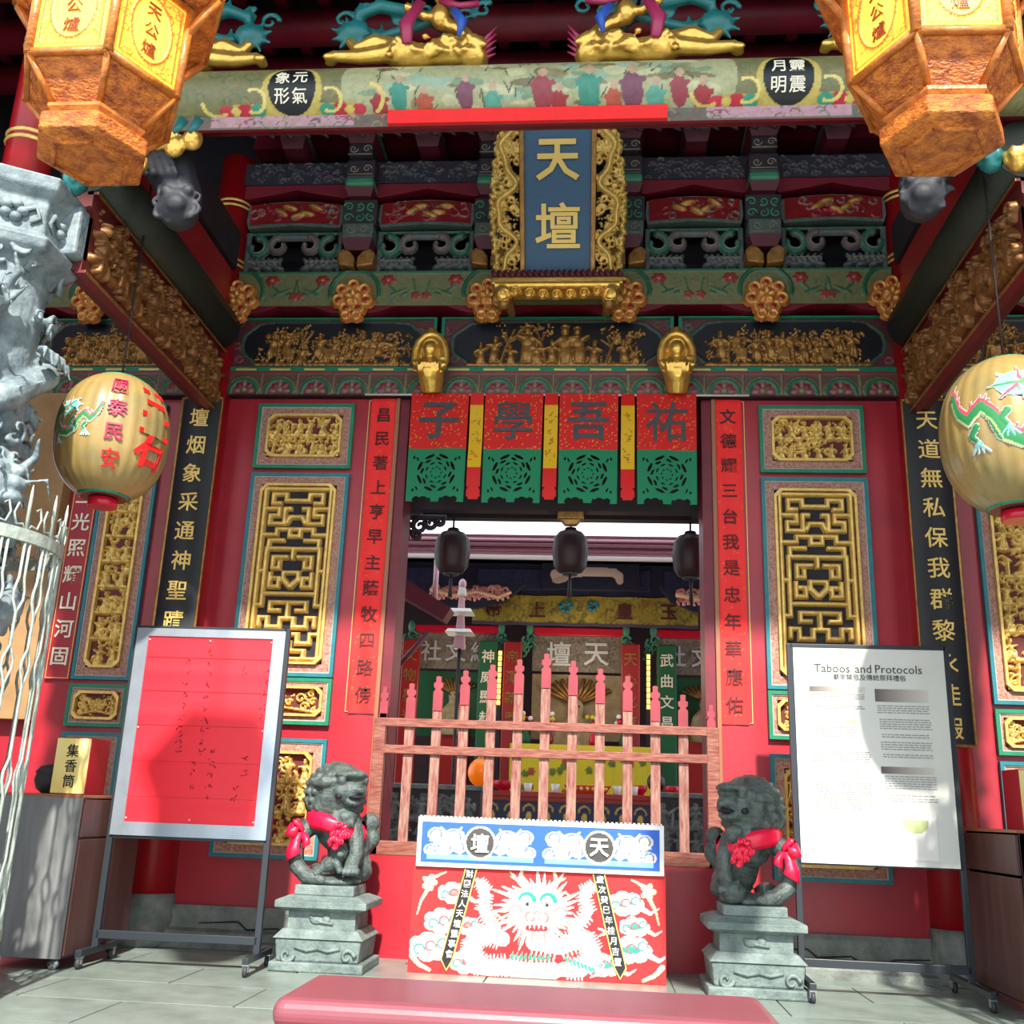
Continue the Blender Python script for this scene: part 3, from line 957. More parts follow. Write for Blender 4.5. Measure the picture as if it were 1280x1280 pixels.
# carved flower medallions on the beam
cvm = Cv(0.42, 0.48, 0.007, bg=S(214, 130, 66))
for i in range(7):
    a = PI / 2 + i * 2 * PI / 7
    x, y = .125 * math.cos(a), .28 + .115 * math.sin(a)
    cvm.dome(x, y, .072, .066, a, .045)
    cvm.arc(x, y, .045, a - 2.4, a + 2.4, .009, h=.02, c=S(240, 180, 96), base=.036)
    cvm.dome(x, y, .02, .02, 0, .02, S(150, 40, 30), base=.04)
cvm.dome(0, .28, .1, .1, 0, .055)
for i in range(5):
    a = i * 2 * PI / 5 + .3
    cvm.dome(.045 * math.cos(a), .28 + .045 * math.sin(a), .03, .02, a, .02, S(240, 180, 96), base=.052)
for sx in (-1, 1):
    cvm.dome(sx * .045, .105, .06, .05, 0, .045); cvm.arc(sx * .045, .105, .035, 0, 5.5, .008, h=.02, c=S(240, 180, 96), base=.04)
names = ['at the left column', 'second from the left column', 'left of the hanging plaque', 'right of the hanging plaque', 'second from the right column', 'at the right column']
for q, nm in zip(XS + [-4.1, 4.1], names + ['in the left side bay', 'in the right side bay']):
    t = thing('carved_medallion', 'orange gilt carved flower medallion on the beam ' + nm, 'ornament', (q, -0.13, 5.0), group='flower medallions along the beam')
    MB().prism([(q + .15 * math.cos(k * PI / 10), 5.24 + .17 * math.sin(k * PI / 10)) for k in range(20)], -.15, -.12).build('back_block', OLDGOLD, t)
    cvm.mesh('flower', flat(q, -0.14, 4.965), GOLDPAINT, t, cut=.004)

# ------------------------------------------------------------------ bracket sets between beam and roof
GRYG, GRYD, TEALD = S(98, 106, 98), S(62, 68, 72), S(40, 104, 92)
M_BLK1 = mat('painted_bracket_grey', GRYG, .5, col2=S(60, 84, 76), vscale=30)
M_BLK2 = mat('painted_bracket_maroon', S(96, 26, 44), .5, var=.3)
M_BLK3 = mat('painted_bracket_green', S(64, 140, 104), .45, var=.3)
M_BLK1P = mat('pale_line_paint', S(128, 128, 112), .5)
M_BLK4 = mat('painted_bracket_dark', S(54, 46, 54), .5, var=.4)
for i, q in enumerate([-1.75, -0.58, 0.60, 1.76]):
    nm = ['second column of brackets from the left', 'just left of the hanging plaque', 'just right of the hanging plaque', 'last before the right column'][i]
    if i == 0: nm = 'halfway between left column and plaque'
    t = thing('roof_bracket', 'stacked painted wooden roof bracket, ' + nm, 'bracket', (q, -0.1, 5.52), group='bracket sets above the flower beam')
    for sx in (-1, 1):
        MB().prism([(q + sx * .01, 5.53), (q + sx * .15, 5.55), (q + sx * .17, 5.66), (q + sx * .12, 5.71), (q + sx * .05, 5.68), (q + sx * .01, 5.62)], -.2, .1).build('leaf_block', OLDGOLD, t, bevel=.015)
    MB().frustum(q, -.06, 5.70, 5.80, .10, .12, .14, .16).build('flared_block', M_BLK2, t)
    MB().box(q - .14, q + .14, -.22, .2, 5.80, 5.95).build('block', M_BLK1, t, bevel=.02)
    mb = MB().box(q - .15, q + .15, -.18, .2, 5.95, 6.20)
    for k in range(6):
        mb.curl((q - .1 + (k % 3) * .1, -.185, 6.02 + .11 * (k // 3)), .045, 1.2, .01, a0=k, dirn=(-1) ** k, m=1)
    mb.build('scroll_block', [M_BLK4, M_BLK3], t)
    mb = MB()
    for (zz, yy) in ((5.875, -.225), (6.45, -.285), (6.61, -.345)):
        for sx in (-1, 1): mb.curl((q + sx * .06, yy, zz), .04, 1.3, .007, a0=0, dirn=sx)
        mb.tube([(q - .11, yy, zz - .055), (q + .11, yy, zz - .055)], .005, 5)
    tag(mb.build('line_ornament', M_BLK1P, t), kind='stuff')
    MB().frustum(q, -.1, 6.20, 6.27, .1, .14, .13, .18).build('flared_block', M_BLK2, t)
    MB().box(q - .13, q + .13, -.3, .2, 6.27, 6.36).build('green_block', M_BLK3, t, bevel=.03)
    MB().box(q - .13, q + .13, -.28, .2, 6.36, 6.55).build('block', M_BLK4, t, bevel=.02)
    MB().box(q - .11, q + .11, -.34, .2, 6.55, 6.68).build('block', M_BLK4, t, bevel=.02)
    MB().frustum(q, -.12, 6.68, 6.76, .1, .2, .14, .26).build('flared_block', M_BLK2, t)
    MB().box(q - .14, q + .14, -.4, .2, 6.76, 6.86).build('green_block', M_BLK3, t, bevel=.02)
for i, q in enumerate([-2.4, -1.17, 1.2, 2.4]):
    t = thing('upper_block', 'small dark maroon upper bracket block in the %s gap between bracket sets' % ['first', 'second', 'third', 'fourth'][i], 'bracket', (q, -.1, 6.7))
    MB().box(q - .12, q + .12, -.3, .2, 6.80, 6.9).build('cap', M_BLK1, t, bevel=.02)
    MB().frustum(q, -.08, 6.70, 6.80, .09, .16, .12, .2).build('flared_block', M_BLK2, t)

spans = [(-2.80, -1.92), (-1.60, -0.74), (0.76, 1.60), (1.92, 2.80)]
for i, (a, b_) in enumerate(spans):
    w = b_ - a; xc = (a + b_) / 2
    pos = ['leftmost', 'left of the plaque', 'right of the plaque', 'rightmost'][i]
    t = thing('arched_bracket_fillet', 'red arched carved panel with gold scrolls between brackets, ' + pos, 'panel', (xc, -.05, 5.55), group='red arched panels between brackets')
    ol = [(xc - w / 2 + .02, 5.97), (xc, 6.0), (xc + w / 2 - .02, 5.97), (xc + w / 2, 6.05), (xc + w / 2 - .01, 6.20), (xc + w * .25, 6.235), (xc, 6.245), (xc - w * .25, 6.235), (xc - w / 2 + .01, 6.20), (xc - w / 2, 6.05)]
    MB().prism(ol, -.1, .1).build('board', LTTRIM if False else M_BLK1, t)
    cv = Cv(w - .06, .21, .007, bg=S(150, 26, 34)); rg = random.Random(i)
    cv.H[:] = .004
    for k in range(18):
        u, v = rg.uniform(-w * .42, w * .42), rg.uniform(.03, .18)
        cv.arc(u, v, rg.uniform(.025, .05), rg.uniform(0, 6), rg.uniform(6, 9), .007, .004, .02, c=rg.choice([S(140, 112, 104), S(150, 60, 66), S(90, 116, 96)]), shrink=.3)
    for k in range(5):
        u = -w * .15 + k * w * .09
        cv.dome(u, .11 + .05 * math.sin(k * 2), .07, .028, rg.uniform(-.6, .6), .03, S(190, 140, 66))
    cv.mesh('carved_face', lambda U_, V_, h, xc=xc, w=w: np.stack([xc + U_, -.1 - h, 5.995 + V_ + .03 * (1 - (2 * U_ / w) ** 2)], -1), GOLDPAINT, t)
    # scrolling cloud carving underneath, open in the middle
    cv = Cv(w, .4, .0075, bg=S(92, 100, 100)); cv.rect(-w, w, .385, .41, .02, C_GR)
    for sx in (-1, 1):
        cv.arc(sx * w * .38, .25, .11, PI / 2 + (0 if sx > 0 else 0), PI / 2 + sx * 5.2, .03, .016, .04, c=S(44, 108, 84), shrink=.45)
        cv.arc(sx * w * .38, .25, .085, PI / 2, PI / 2 + sx * 5.0, .012, .008, .05, c=S(120, 132, 124), shrink=.5)
        cv.arc(sx * w * .16, .27, .09, PI / 2, PI / 2 - sx * 5.2, .03, .016, .04, c=S(112, 92, 94), shrink=.45)
        cv.arc(sx * w * .16, .27, .065, PI / 2, PI / 2 - sx * 5.2, .01, .006, .05, c=S(140, 130, 124), shrink=.45)
        for k in range(6):
            cv.dome(sx * w * (.14 + .06 * k), .05 + .02 * (k % 2), .05, .03, sx * .3, .04)
            cv.arc(sx * w * (.16 + .055 * k), .09, .03, 0, 5, .009, .005, .045, c=S(130, 126, 118), shrink=.6)
            cv.path([(sx * w * (.12 + .06 * k), .14), (sx * w * (.2 + .05 * k), .06)], .012, .006, .035)
        cv.path([(sx * w * .48, .02), (sx * w * .48, .39)], .025, h=.03)
    cv.path([(-w * .2, .36), (w * .2, .36)], .03, h=.03)
    cv.mesh('cloud_scroll', flat(xc, -.04, 5.55), PAINT, t, cut=.004)
    MB().prism([(a - .12, 6.28), (a, 6.26), (xc - w * .2, 6.31), (xc, 6.35), (xc + w * .2, 6.31), (b_, 6.26), (b_ + .12, 6.28), (b_ + .12, 6.40), (a - .12, 6.40)], -.12, .1).build('wavy_board', DKRED, t)
    cv = Cv(w + .2, .22, .01, bg=S(48, 46, 56)); rg = random.Random(i + 50)
    for k in range(60):
        cv.arc(rg.uniform(-w / 2, w / 2), rg.uniform(.02, .2), .025, 0, rg.uniform(2, 5), .005, h=.01, c=rg.choice([S(96, 84, 84), S(78, 66, 80), S(70, 84, 84)]), n=6)
    cv.mesh('painted_board', flat(xc, -.13, 6.40), PAINT, t)

# dark back boards and a scalloped hanging frieze under the roof
tag(MB().box(-2.9, 2.9, .1, .3, 6.95, 7.2).build('upper_beam', DKRED), 'dark maroon upper beam behind the scalloped frieze', 'beam')
t = thing('scalloped_frieze', 'dark scalloped carved frieze just below the painted front beam', 'frieze', (0, -.5, 6.95))
for k in range(36):
    x = -2.8 + k * .16
    MB().curl((x, -.5, 7.12), .085, 1.1, .022, a0=PI / 2, dirn=-1).tube([(x - .02, -.5, 7.2), (x + .09, -.5, 7.03), (x + .16, -.5, 6.98)], [.03, .025, .012], 6).build('scroll', M_BLK4, t)
MB().box(-2.8, 2.8, -.52, -.46, 7.16, 7.47).build('rail', M_BLK4, t)
t.location.z -= .36

# ------------------------------------------------------------------ hanging plaque
t = thing('name_plaque', 'blue plaque with two gold characters and gilt dragon border hanging over the door', 'plaque', (0.03, -.46, 5.135), (R(31), 0, 0))
M_BLUE = mat('speckled_blue_lacquer', S(32, 74, 112), .5, col2=S(70, 104, 130), vscale=120)
MB().box(-.27, .27, 0, .05, .04, 1.5).build('panel', M_BLUE, t, world=False)
for sx in (-1, 1):
    MB().box(sx * .285 - .02, sx * .285 + .02, -.03, .06, .02, 1.5).build('side_rail', OLDGOLD, t, world=False, bevel=.008)
    cv = Cv(.25, 1.42, .006); rg = random.Random(77)
    wf = lambda v: .235 * (0.42 + .58 * math.sin(PI * min(1, (v + .16) / 1.5)) ** .8)
    for k in range(150):
        v = rg.uniform(.02, 1.4); wm = wf(v); u = rg.uniform(0, wm - .01) - .125
        cv.arc(u, v, rg.uniform(.02, .042), rg.uniform(0, 6), rg.uniform(6, 10), .010, .005, .03 + rg.uniform(0, .025), shrink=.6)
    for k in range(46):
        v = rg.uniform(.02, 1.4); cv.leaves(rg.uniform(0, wf(v) - .03) - .11, v, .03, 4, .045, rng=rg)
    pts = [(-.125 + wf(v) * (.5 + .3 * math.sin(v * 13) + .1 * math.sin(v * 29)), v) for v in [.05 + k * .0185 for k in range(70)]]
    cv.path(pts, .022, .030, .07)
    for k in range(1, 70): cv.dome(pts[k][0], pts[k][1], .012, .012, 0, .008, base=.064)
    for k in range(30):
        v = .02 + k * 1.37 / 29
        cv.dome(-.125 + wf(v) - .012 + .01 * math.sin(k * 2.3), v, .02, .03, rg.uniform(-1, 1), .05)
    mt = lambda U_, V_, h, sx=sx: np.stack([sx * (.305 + .125 + U_), .02 - h, .02 + V_], -1)
    o = cv.mesh('dragon_border', mt, GOLD, t, cut=.004, world=False)
    if sx < 0: o.data.flip_normals()
put('天', 0, 1.02, .35, lambda U_, V_, h: np.stack([U_, -h, V_], -1), GOLDINK, t, weight=.022, depth=.02, world=False)
put('壇', 0, .52, .38, lambda U_, V_, h: np.stack([U_, -h, V_], -1), GOLDINK, t, weight=.014, depth=.02, world=False)
t2 = thing('plaque_shelf', 'gilt carved shelf that carries the blue plaque', 'bracket', (.03, -.5, 4.97))
MB().box(-.50, .56, -.62, -.34, 5.12, 5.18).build('ledge', BRIGHTGOLD, t2, bevel=.01)
mb = MB()
for k in range(22): mb.tube([(-.49 + k * .048, -.62, 5.23), (-.465 + k * .048, -.63, 5.18)], [.02, .012], 6)
mb.build('rope_trim', M_BLK2, t2)
MB().box(-.5, .56, -.61, -.36, 5.18, 5.22).build('upper_ledge', M_BLK2, t2)
cv = Cv(1.0, .2, .006)
for k in range(9):
    u = -.44 + k * .11
    cv.arc(u, .13 - .05 * math.cos((u) * 3.4), .04, 0, 5.6, .013, .007, .04, shrink=.4)
    cv.dome(u, .13 - .05 * math.cos(u * 3.4), .02, .02, 0, .05)
cv.path([(-.5, .17), (.5, .17)], .03, h=.04)
for sx in (-1, 1):
    cv.dome(sx * .44, .1, .06, .09, 0, .05); cv.arc(sx * .42, .07, .05, 0, 5.5, .014, .01, .05)
cv.mesh('apron_carving', flat(.03, -.60, 4.94), BRIGHTGOLD, t2, cut=.004)
for sx in (-1, 1): MB().box(.03 + sx * .40 - .03, .03 + sx * .40 + .03, -.60, -.12, 5.08, 5.13).build('support_arm', OLDGOLD, t2)
for sx in (-1, 1):
    mb = MB()
    mb.ell((.03 + sx * .46, -.55, 5.02), (.07, .07, .1)); mb.ell((.03 + sx * .42, -.6, 4.95), (.05, .05, .05)); mb.curl((.03 + sx * .47, -.6, 4.97), .06, 1.2, .02)
    sculpt(mb, 'carved_foot', OLDGOLD, t2, .012, 1)

# gilt pendants on either side
for sx, side in ((-1, 'left'), (1, 'right')):
    x = 1.015 * sx - .01
    t = thing('gilt_pendant', 'shiny golden carved hooded bracket figure %s above the banners' % side, 'ornament', (x, -.1, 4.4))
    mb = MB()
    hood = [(x + .13 * math.cos(a), -.26, 4.66 + .19 * math.sin(a)) for a in [(-40 + k * 26) * PI / 180 for k in range(11)]]
    mb.tube(hood, .035, 8)
    mb.ell((x, -.2, 4.68), (.12, .08, .17)); mb.tube([(x, -.02, 4.7), (x, -.2, 4.7)], .1, 8)
    mb.ell((x, -.3, 4.70), (.065, .06, .075))
    mb.ell((x, -.26, 4.52), (.11, .1, .12)); mb.tube([(x, -.24, 4.55), (x + .01, -.2, 4.44), (x + .01, -.16, 4.37)], [.12, .1, .08], 12)
    mb.ell((x, -.24, 4.88), (.05, .05, .04))
    for k in range(9):
        a = k * PI * 2 / 9; mb.curl((x + .11 * math.cos(a), -.3, 4.55 + .08 * math.sin(a)), .03, 1, .01, a0=a)
    for k in range(7): mb.tube([(x - .09 + k * .03, -.36, 4.56), (x - .08 + k * .028, -.33, 4.48)], .01, 5)
    sculpt(mb, 'hooded_figure', BRIGHTGOLD, t, .011, 1)

# ------------------------------------------------------------------ front painted beam with round medallions
t = thing('front_beam', 'thick round front beam painted with landscapes, spanning the porch', 'beam', (0, -2.6, 5.13))
BX = 2.95; RB = .20; BZ = 5.315
MB().tube([(-BX, -2.6, BZ), (BX, -2.6, BZ)], RB - .012, 20).build('timber_core', DKRED, t)
cv = Cv(2 * BX, .56, .008, bg=S(120, 118, 78)); rg = random.Random(21)
for k in range(420):
    u, v = rg.uniform(-BX, BX), rg.uniform(0, .56)
    cv.arc(u, v, rg.uniform(.02, .05), 0, rg.uniform(2, 6), .005, h=0, c=rg.choice([S(86, 112, 84), S(140, 130, 80), S(96, 96, 70)]), over=1, n=7)
# central landscape scroll
cv.rect(-1.08, 1.04, .04, .54, 0, S(168, 170, 128))
cv.dome(-1.08, .29, .14, .25, 0, 0, S(168, 170, 128), over=1); cv.dome(1.04, .29, .14, .25, 0, 0, S(168, 170, 128), over=1)
for k in range(90):
    u, v = rg.uniform(-1.06, 1.0), rg.uniform(.05, .5)
    c = rg.choice([S(126, 150, 118), S(140, 132, 96), S(150, 176, 150), S(190, 190, 150), S(120, 110, 76)])
    cv.dome(u, v, rg.uniform(.04, .12), rg.uniform(.012, .04), rg.uniform(-.2, .2), 0, c, over=1)
for k in range(60):
    u = rg.uniform(-1.06, 1.0); v = rg.uniform(.1, .5)
    cv.path([(u, v), (u + rg.uniform(-.06, .06), v + .05)], .005, .003, 0, S(70, 66, 48), over=1)
figc = [S(160, 50, 56), S(60, 140, 120), S(176, 84, 60), S(120, 70, 90), S(90, 160, 140), S(150, 60, 70)]
for k, u in enumerate([-.98, -.86, -.7, -.45, -.28, .02, .12, .3, .45, .56, .7, .84, .98]):
    kk = rg.uniform(.22, .36); v = .12 + .06 * (k % 2); c = figc[k % 6]
    cv.dome(u, v + .1 * kk, kk * .2, kk * .38, .1, 0, c, over=1)
    cv.dome(u, v + .55 * kk, kk * .1, kk * .12, 0, 0, S(186, 160, 130), over=1)
    cv.path([(u - .2 * kk, v + .25 * kk), (u + .2 * kk, v + .3 * kk)], .06 * kk, h=0, c=c, over=1)
# cartouches with round black medallions
for uc in (-1.53, 1.48):
    cv.rect(uc - .38, uc + .38, .10, .18, 0, S(190, 164, 84))
    cv.dome(uc, .26, .19, .2, 0, 0, S(196, 176, 90), over=1)
    cv.dome(uc, .28, .15, .175, 0, 0, S(12, 20, 26), over=1)
    for sx in (-1, 1):
        for k, (d, c, r) in enumerate(((.3, S(190, 40, 60), .055), (.22, S(60, 150, 120), .05), (.42, S(200, 50, 70), .045), (.36, S(216, 190, 100), .03))):
            cv.dome(uc + sx * d, .14, r, r * .8, 0, 0, c, over=1)
        cv.arc(uc + sx * .24, .2, .07, -2, 2, .01, h=0, c=S(226, 206, 120), over=1)
        cv.arc(uc + sx * .48, .2, .09, -1, 1.4 if sx > 0 else -3, .012, h=0, c=S(216, 196, 110), over=1)
def beam_place(u, v, h):
    a = -2.2 + (v / .56) * 2.85  # angle measured so v=0 is the underside
    return np.stack([u, -2.6 - (RB + h) * np.cos(a + .62), BZ + (RB + h) * np.sin(a + .62)], -1)
cv.mesh('painted_surface', beam_place, PAINT, t)
def beam_txt(uc, rows):
    for (du, dv, ch) in rows:
        put(ch, uc + du, .28 + dv, .10, beam_place, PALEINK, t, weight=.01, h0=.003, depth=.003)
beam_txt(-1.53, [(.05, .065, '元'), (.05, -.055, '氣'), (-.06, .065, '象'), (-.06, -.055, '形')])
beam_txt(1.48, [(.05, .065, '靈'), (.05, -.055, '震'), (-.06, .065, '月'), (-.06, -.055, '明')])
cv = Cv(2 * BX, .12, .01, bg=S(96, 92, 78)); rg = random.Random(5)
for u0, u1 in ((-2.05, -1.15), (1.0, 1.85)):
    cv.rect(u0, u1, .015, .11, 0, S(170, 128, 140))
for k in range(120): cv.arc(rg.uniform(-BX, BX), rg.uniform(0, .12), .03, 0, 3, .004, h=0, c=rg.choice([S(130, 60, 70), S(70, 100, 80), S(150, 130, 100)]), over=1, n=6)
MB().box(-2.4, 2.4, -2.70, -2.68, 5.05, 5.20).build('lower_board', DKRED, t)
cv.w = 4.8
cv2 = Cv(4.6, .11, .01, bg=S(96, 92, 78)); rg = random.Random(5)
for u0, u1 in ((-2.05, -1.15), (1.0, 1.85)): cv2.rect(u0, u1, .012, .1, 0, S(176, 138, 148))
for k in range(200): cv2.arc(rg.uniform(-2.3, 2.3), rg.uniform(0, .11), .03, 0, 3, .004, h=0, c=rg.choice([S(130, 60, 70), S(70, 100, 80), S(150, 130, 100)]), over=1, n=6)
cv2.mesh('painted_board', flat(0, -2.703, 5.052), PAINT, t)
MB().box(-.93, .77, -2.73, -2.7, 5.055, 5.15).build('red_strip', PAPER_RED, t)


# ------------------------------------------------------------------ mythical beasts on top of the front beam
def beast(x, sx, label, w=1.0):
    t = thing('beam_beast', label, 'carving', (x, -2.62, 5.49))
    X = lambda a: x + sx * a * w
    Y = -2.66
    g = MB()   # gilt body, lying with paws outwards
    g.ell((X(.28), Y, 5.66), (.22 * w, .1, .09)); g.ell((X(.05), Y, 5.64), (.2 * w, .1, .08)); g.ell((X(.42), Y, 5.62), (.1, .11, .08))
    g.tube([(X(-.1), Y - .02, 5.66), (X(-.3), Y - .04, 5.62), (X(-.47), Y - .08, 5.60)], [.06, .045, .035], 8)
    for k in range(3): g.ell((X(-.48), Y - .1 + k * .03, 5.585), (.04, .02, .025))
    g.tube([(X(-.05), Y, 5.7), (X(-.22), Y - .02, 5.74), (X(-.33), Y - .03, 5.68), (X(-.38), Y - .03, 5.76)], [.07, .06, .05, .03], 8)
    for k in range(60):
        g.ell((X(-.1 + .6 * ((k * .618) % 1)), Y - .085 + .02 * math.sin(k), 5.60 + .12 * ((k * .37) % 1)), (.028, .02, .022), n=6, k=5)
    g.ell((X(.2), Y - .03, 5.92), (.07, .07, .09)); g.tube([(X(.2), Y, 5.9), (X(.32), Y - .04, 5.82), (X(.42), Y - .06, 5.72)], [.05, .045, .03], 8)
    g.ell((X(.2), Y - .05, 6.06), (.05, .05, .06)); g.tube([(X(.25), Y, 5.95), (X(.1), Y - .06, 5.9), (X(-.02), Y - .1, 5.95)], .03, 8)
    sculpt(g, 'gilt_body', BRIGHTGOLD, t, .012, 1)
    q = MB()   # teal dragon winding behind
    pts = [(X(.5 * math.cos(a) * .6 - .05), Y + .03 + .05 * math.sin(2 * a), 5.86 + .13 * math.sin(a) + .02 * k) for k, a in enumerate([k * .7 for k in range(11)])]
    q.tube(pts, [.05 - .002 * k for k in range(11)], 8)
    for k in range(10):
        p = pts[k]; q.tube([p, (p[0], p[1] - .02, p[2] + .1)], [.03, .005], 5)
    for k in range(9):
        a = k * .7
        q.tube([(X(-.38), Y, 5.82), (X(-.38 + .14 * math.cos(a)), Y - .02, 5.82 + .14 * math.sin(a))], [.04, .008], 5)
    q.ell((X(-.36), Y, 5.84), (.11, .07, .08))
    for k in range(8): q.curl((X(-.45 + k * .13), Y + .06, 6.0 + .05 * (k % 3)), .07, 1.2, .02, a0=k)
    sculpt(q, 'teal_dragon', mat('teal_carved_paint', S(26, 112, 112), .4, var=.3) if 'teal_carved_paint' not in MATS else MATS['teal_carved_paint'], t, .014, 1)
    r = MB()
    r.tube([(X(.08), Y - .1, 5.98), (X(.0), Y - .12, 5.8), (X(.02), Y - .13, 5.64)], [.025, .03, .02], 6, flat=(1.6, .5))
    r.tube([(X(.2), Y - .08, 6.0), (X(.33), Y - .12, 5.92), (X(.45), Y - .1, 5.95)], .022, 6)
    for k in range(5): r.tube([(X(.46), Y, 5.6 + .03 * k), (X(.56), Y - .02, 5.64 + .05 * k)], [.025, .004], 5)
    r.build('rose_ribbon', mat('rose_carved_paint', S(160, 44, 84), .4) if 'rose_carved_paint' not in MATS else MATS['rose_carved_paint'], t)
    b = MB(); b.tube([(X(.3), Y - .1, 5.9), (X(.36), Y - .14, 5.78), (X(.34), Y - .13, 5.68)], [.03, .035, .01], 6)
    b.build('blue_sash', BLUEPAINT, t)
    t.location.z -= .05
beast(-.85, 1, 'gilt lion and teal dragon carving on the front beam, left of centre')
beast(.72, -1, 'gilt lion and teal dragon carving on the front beam, right of centre')
beast(-2.25, -1, 'gilt lion and teal dragon carving behind the left wooden lantern')
beast(2.2, 1, 'gilt lion and teal dragon carving beside the right wooden lantern')


# ------------------------------------------------------------------ side tie beams with gilt spandrels
for sx, side in ((-1, 'left'), (1, 'right')):
    t = thing('tie_beam', 'dark tie beam stack with hanging gilt carving running forward from the %s column' % side, 'beam', (sx * 2.9, -1.5, 4.2))
    MB().box(*sorted((sx * 2.86, sx * 2.98)), -2.5, -.1, 4.20, 4.76).build('carving_board', FADED, t)
    cv = Cv(2.3, .5, .0075); rg = random.Random(90 + sx)
    for k in range(26): cv.leaves(rg.uniform(-1.1, 1.1), rg.uniform(.05, .45), .05, 4, .035, rng=rg)
    for k in range(9): cv.figure(-1.02 + k * .255 + rg.uniform(-.03, .03), .03 + .04 * (k % 2), .40, .065, rg)
    for k in range(8): cv.figure(-.9 + k * .255, .22, .24, .05, rg)
    for k in range(40): cv.arc(rg.uniform(-1.1, 1.1), rg.uniform(.04, .46), .05, 0, 5.5, .013, .006, .06, shrink=.5)
    cv.path([(-1.12, .04), (-.3, .10), (.4, .05), (1.12, .1)], .03, .03, .05)
    def pl(u, v, h, sx=sx): return np.stack([sx * (2.86 - h), -1.3 + (-sx) * u * -1 * (-1), 4.23 + v], -1)
    o = cv.mesh('gilt_carving', (lambda u, v, h, sx=sx: np.stack([sx * (2.86 - h) + 0 * u, -1.3 - sx * (-u) * (1), 4.23 + v], -1)), BRNGOLD, t, cut=.004, kind='stuff')
    for z in (4.19, 4.75):
        MB().box(*sorted((sx * 2.835, sx * 2.9)), -2.5, -.12, z - .010, z + .010).build('fillet', DKRED, t)
        MB().box(*sorted((sx * 2.828, sx * 2.836)), -2.5, -.12, z - .010, z + .010).build('gilt_line', OLDGOLD, t)
    MB().tube([(sx * 2.92, -2.5, 4.96), (sx * 2.92, -.15, 4.96)], .2, 16).build('round_beam', mat('dark_green_paint', S(46, 54, 44), .5, var=.4) if 'dark_green_paint' not in MATS else MATS['dark_green_paint'], t)
    MB().box(*sorted((sx * 2.84, sx * 3.0)), -2.5, -.15, 5.16, 5.50).build('red_beam', REDCOL, t)
    MB().box(*sorted((sx * 2.82, sx * 3.02)), -2.5, -.15, 5.54, 5.9).build('upper_beam', M_BLK4, t)
    # carved lion bracket at the beam end
    t = thing('carved_bracket', 'dark carved hanging lion bracket under the %s end of the front beam' % side, 'carving', (sx * 2.2, -2.5, 4.5))
    g = MB(); X = lambda a: sx * (2.28 + a)
    g.ell((X(0), -2.5, 4.62), (.13, .13, .14)); g.ell((X(-.02), -2.6, 4.6), (.07, .05, .06)); g.ell((X(-.08), -2.58, 4.7), (.04, .04, .04)); g.ell((X(.06), -2.58, 4.7), (.04, .04, .04))
    for k in range(9): g.curl((X(.12 * math.cos(k * .7)), -2.55, 4.64 + .12 * math.sin(k * .7)), .05, 1.1, .018, a0=k)
    g.tube([(X(0), -2.45, 4.7), (X(.12), -2.45, 4.95), (X(.2), -2.5, 5.15)], [.13, .16, .12], 10)
    for k in range(5): g.tube([(X(.0 + .05 * k), -2.6, 4.8), (X(.05 + .05 * k), -2.64, 4.95), (X(.08 + .05 * k), -2.6, 5.1)], .018, 6)
    sculpt(g, 'lion_head', mat('dark_blue_grey_carving', S(44, 46, 54), .65, var=.4, vscale=20) if 'dark_blue_grey_carving' not in MATS else MATS['dark_blue_grey_carving'], t, .014, 1)
    g = MB()
    for k in range(5): g.ell((X(-.1 + .11 * k), -2.66, 5.02 - .05 * (k % 2)), (.07, .05, .08)); g.curl((X(-.1 + .11 * k), -2.7, 5.0), .05, 1.1, .016, a0=k)
    sculpt(g, 'gilt_petals', BRIGHTGOLD, t, .012, 1)
    g = MB()
    for k in range(6): g.tube([(X(-.14 + .1 * k), -2.68, 5.12), (X(-.1 + .1 * k), -2.72, 5.03)], [.05, .01], 6)
    g.build('teal_leaf', MATS['teal_carved_paint'], t)
    t = thing('flower_pendant', 'gilt and teal carved flower pendants clustered below the %s tie beam end' % side, 'carving', (sx * 2.62, -2.7, 4.6))
    for k in range(4):
        g = MB(); xx, yy, zz = sx * (2.50 + .13 * k), -2.72 + .05 * (k % 2), 4.78 - .03 * k
        g.ell((xx, yy, zz), (.06, .06, .07)); g.lathe([(.03, -.1), (.07, -.05), (.075, 0)], (xx, yy, zz + .06), 10)
        for q in range(6): g.ell((xx + .06 * math.cos(q), yy + .06 * math.sin(q), zz + .03), (.025, .025, .05))
        sculpt(g, 'flower', BRIGHTGOLD if k % 2 == 0 else MATS['teal_carved_paint'], t, .012, 1)

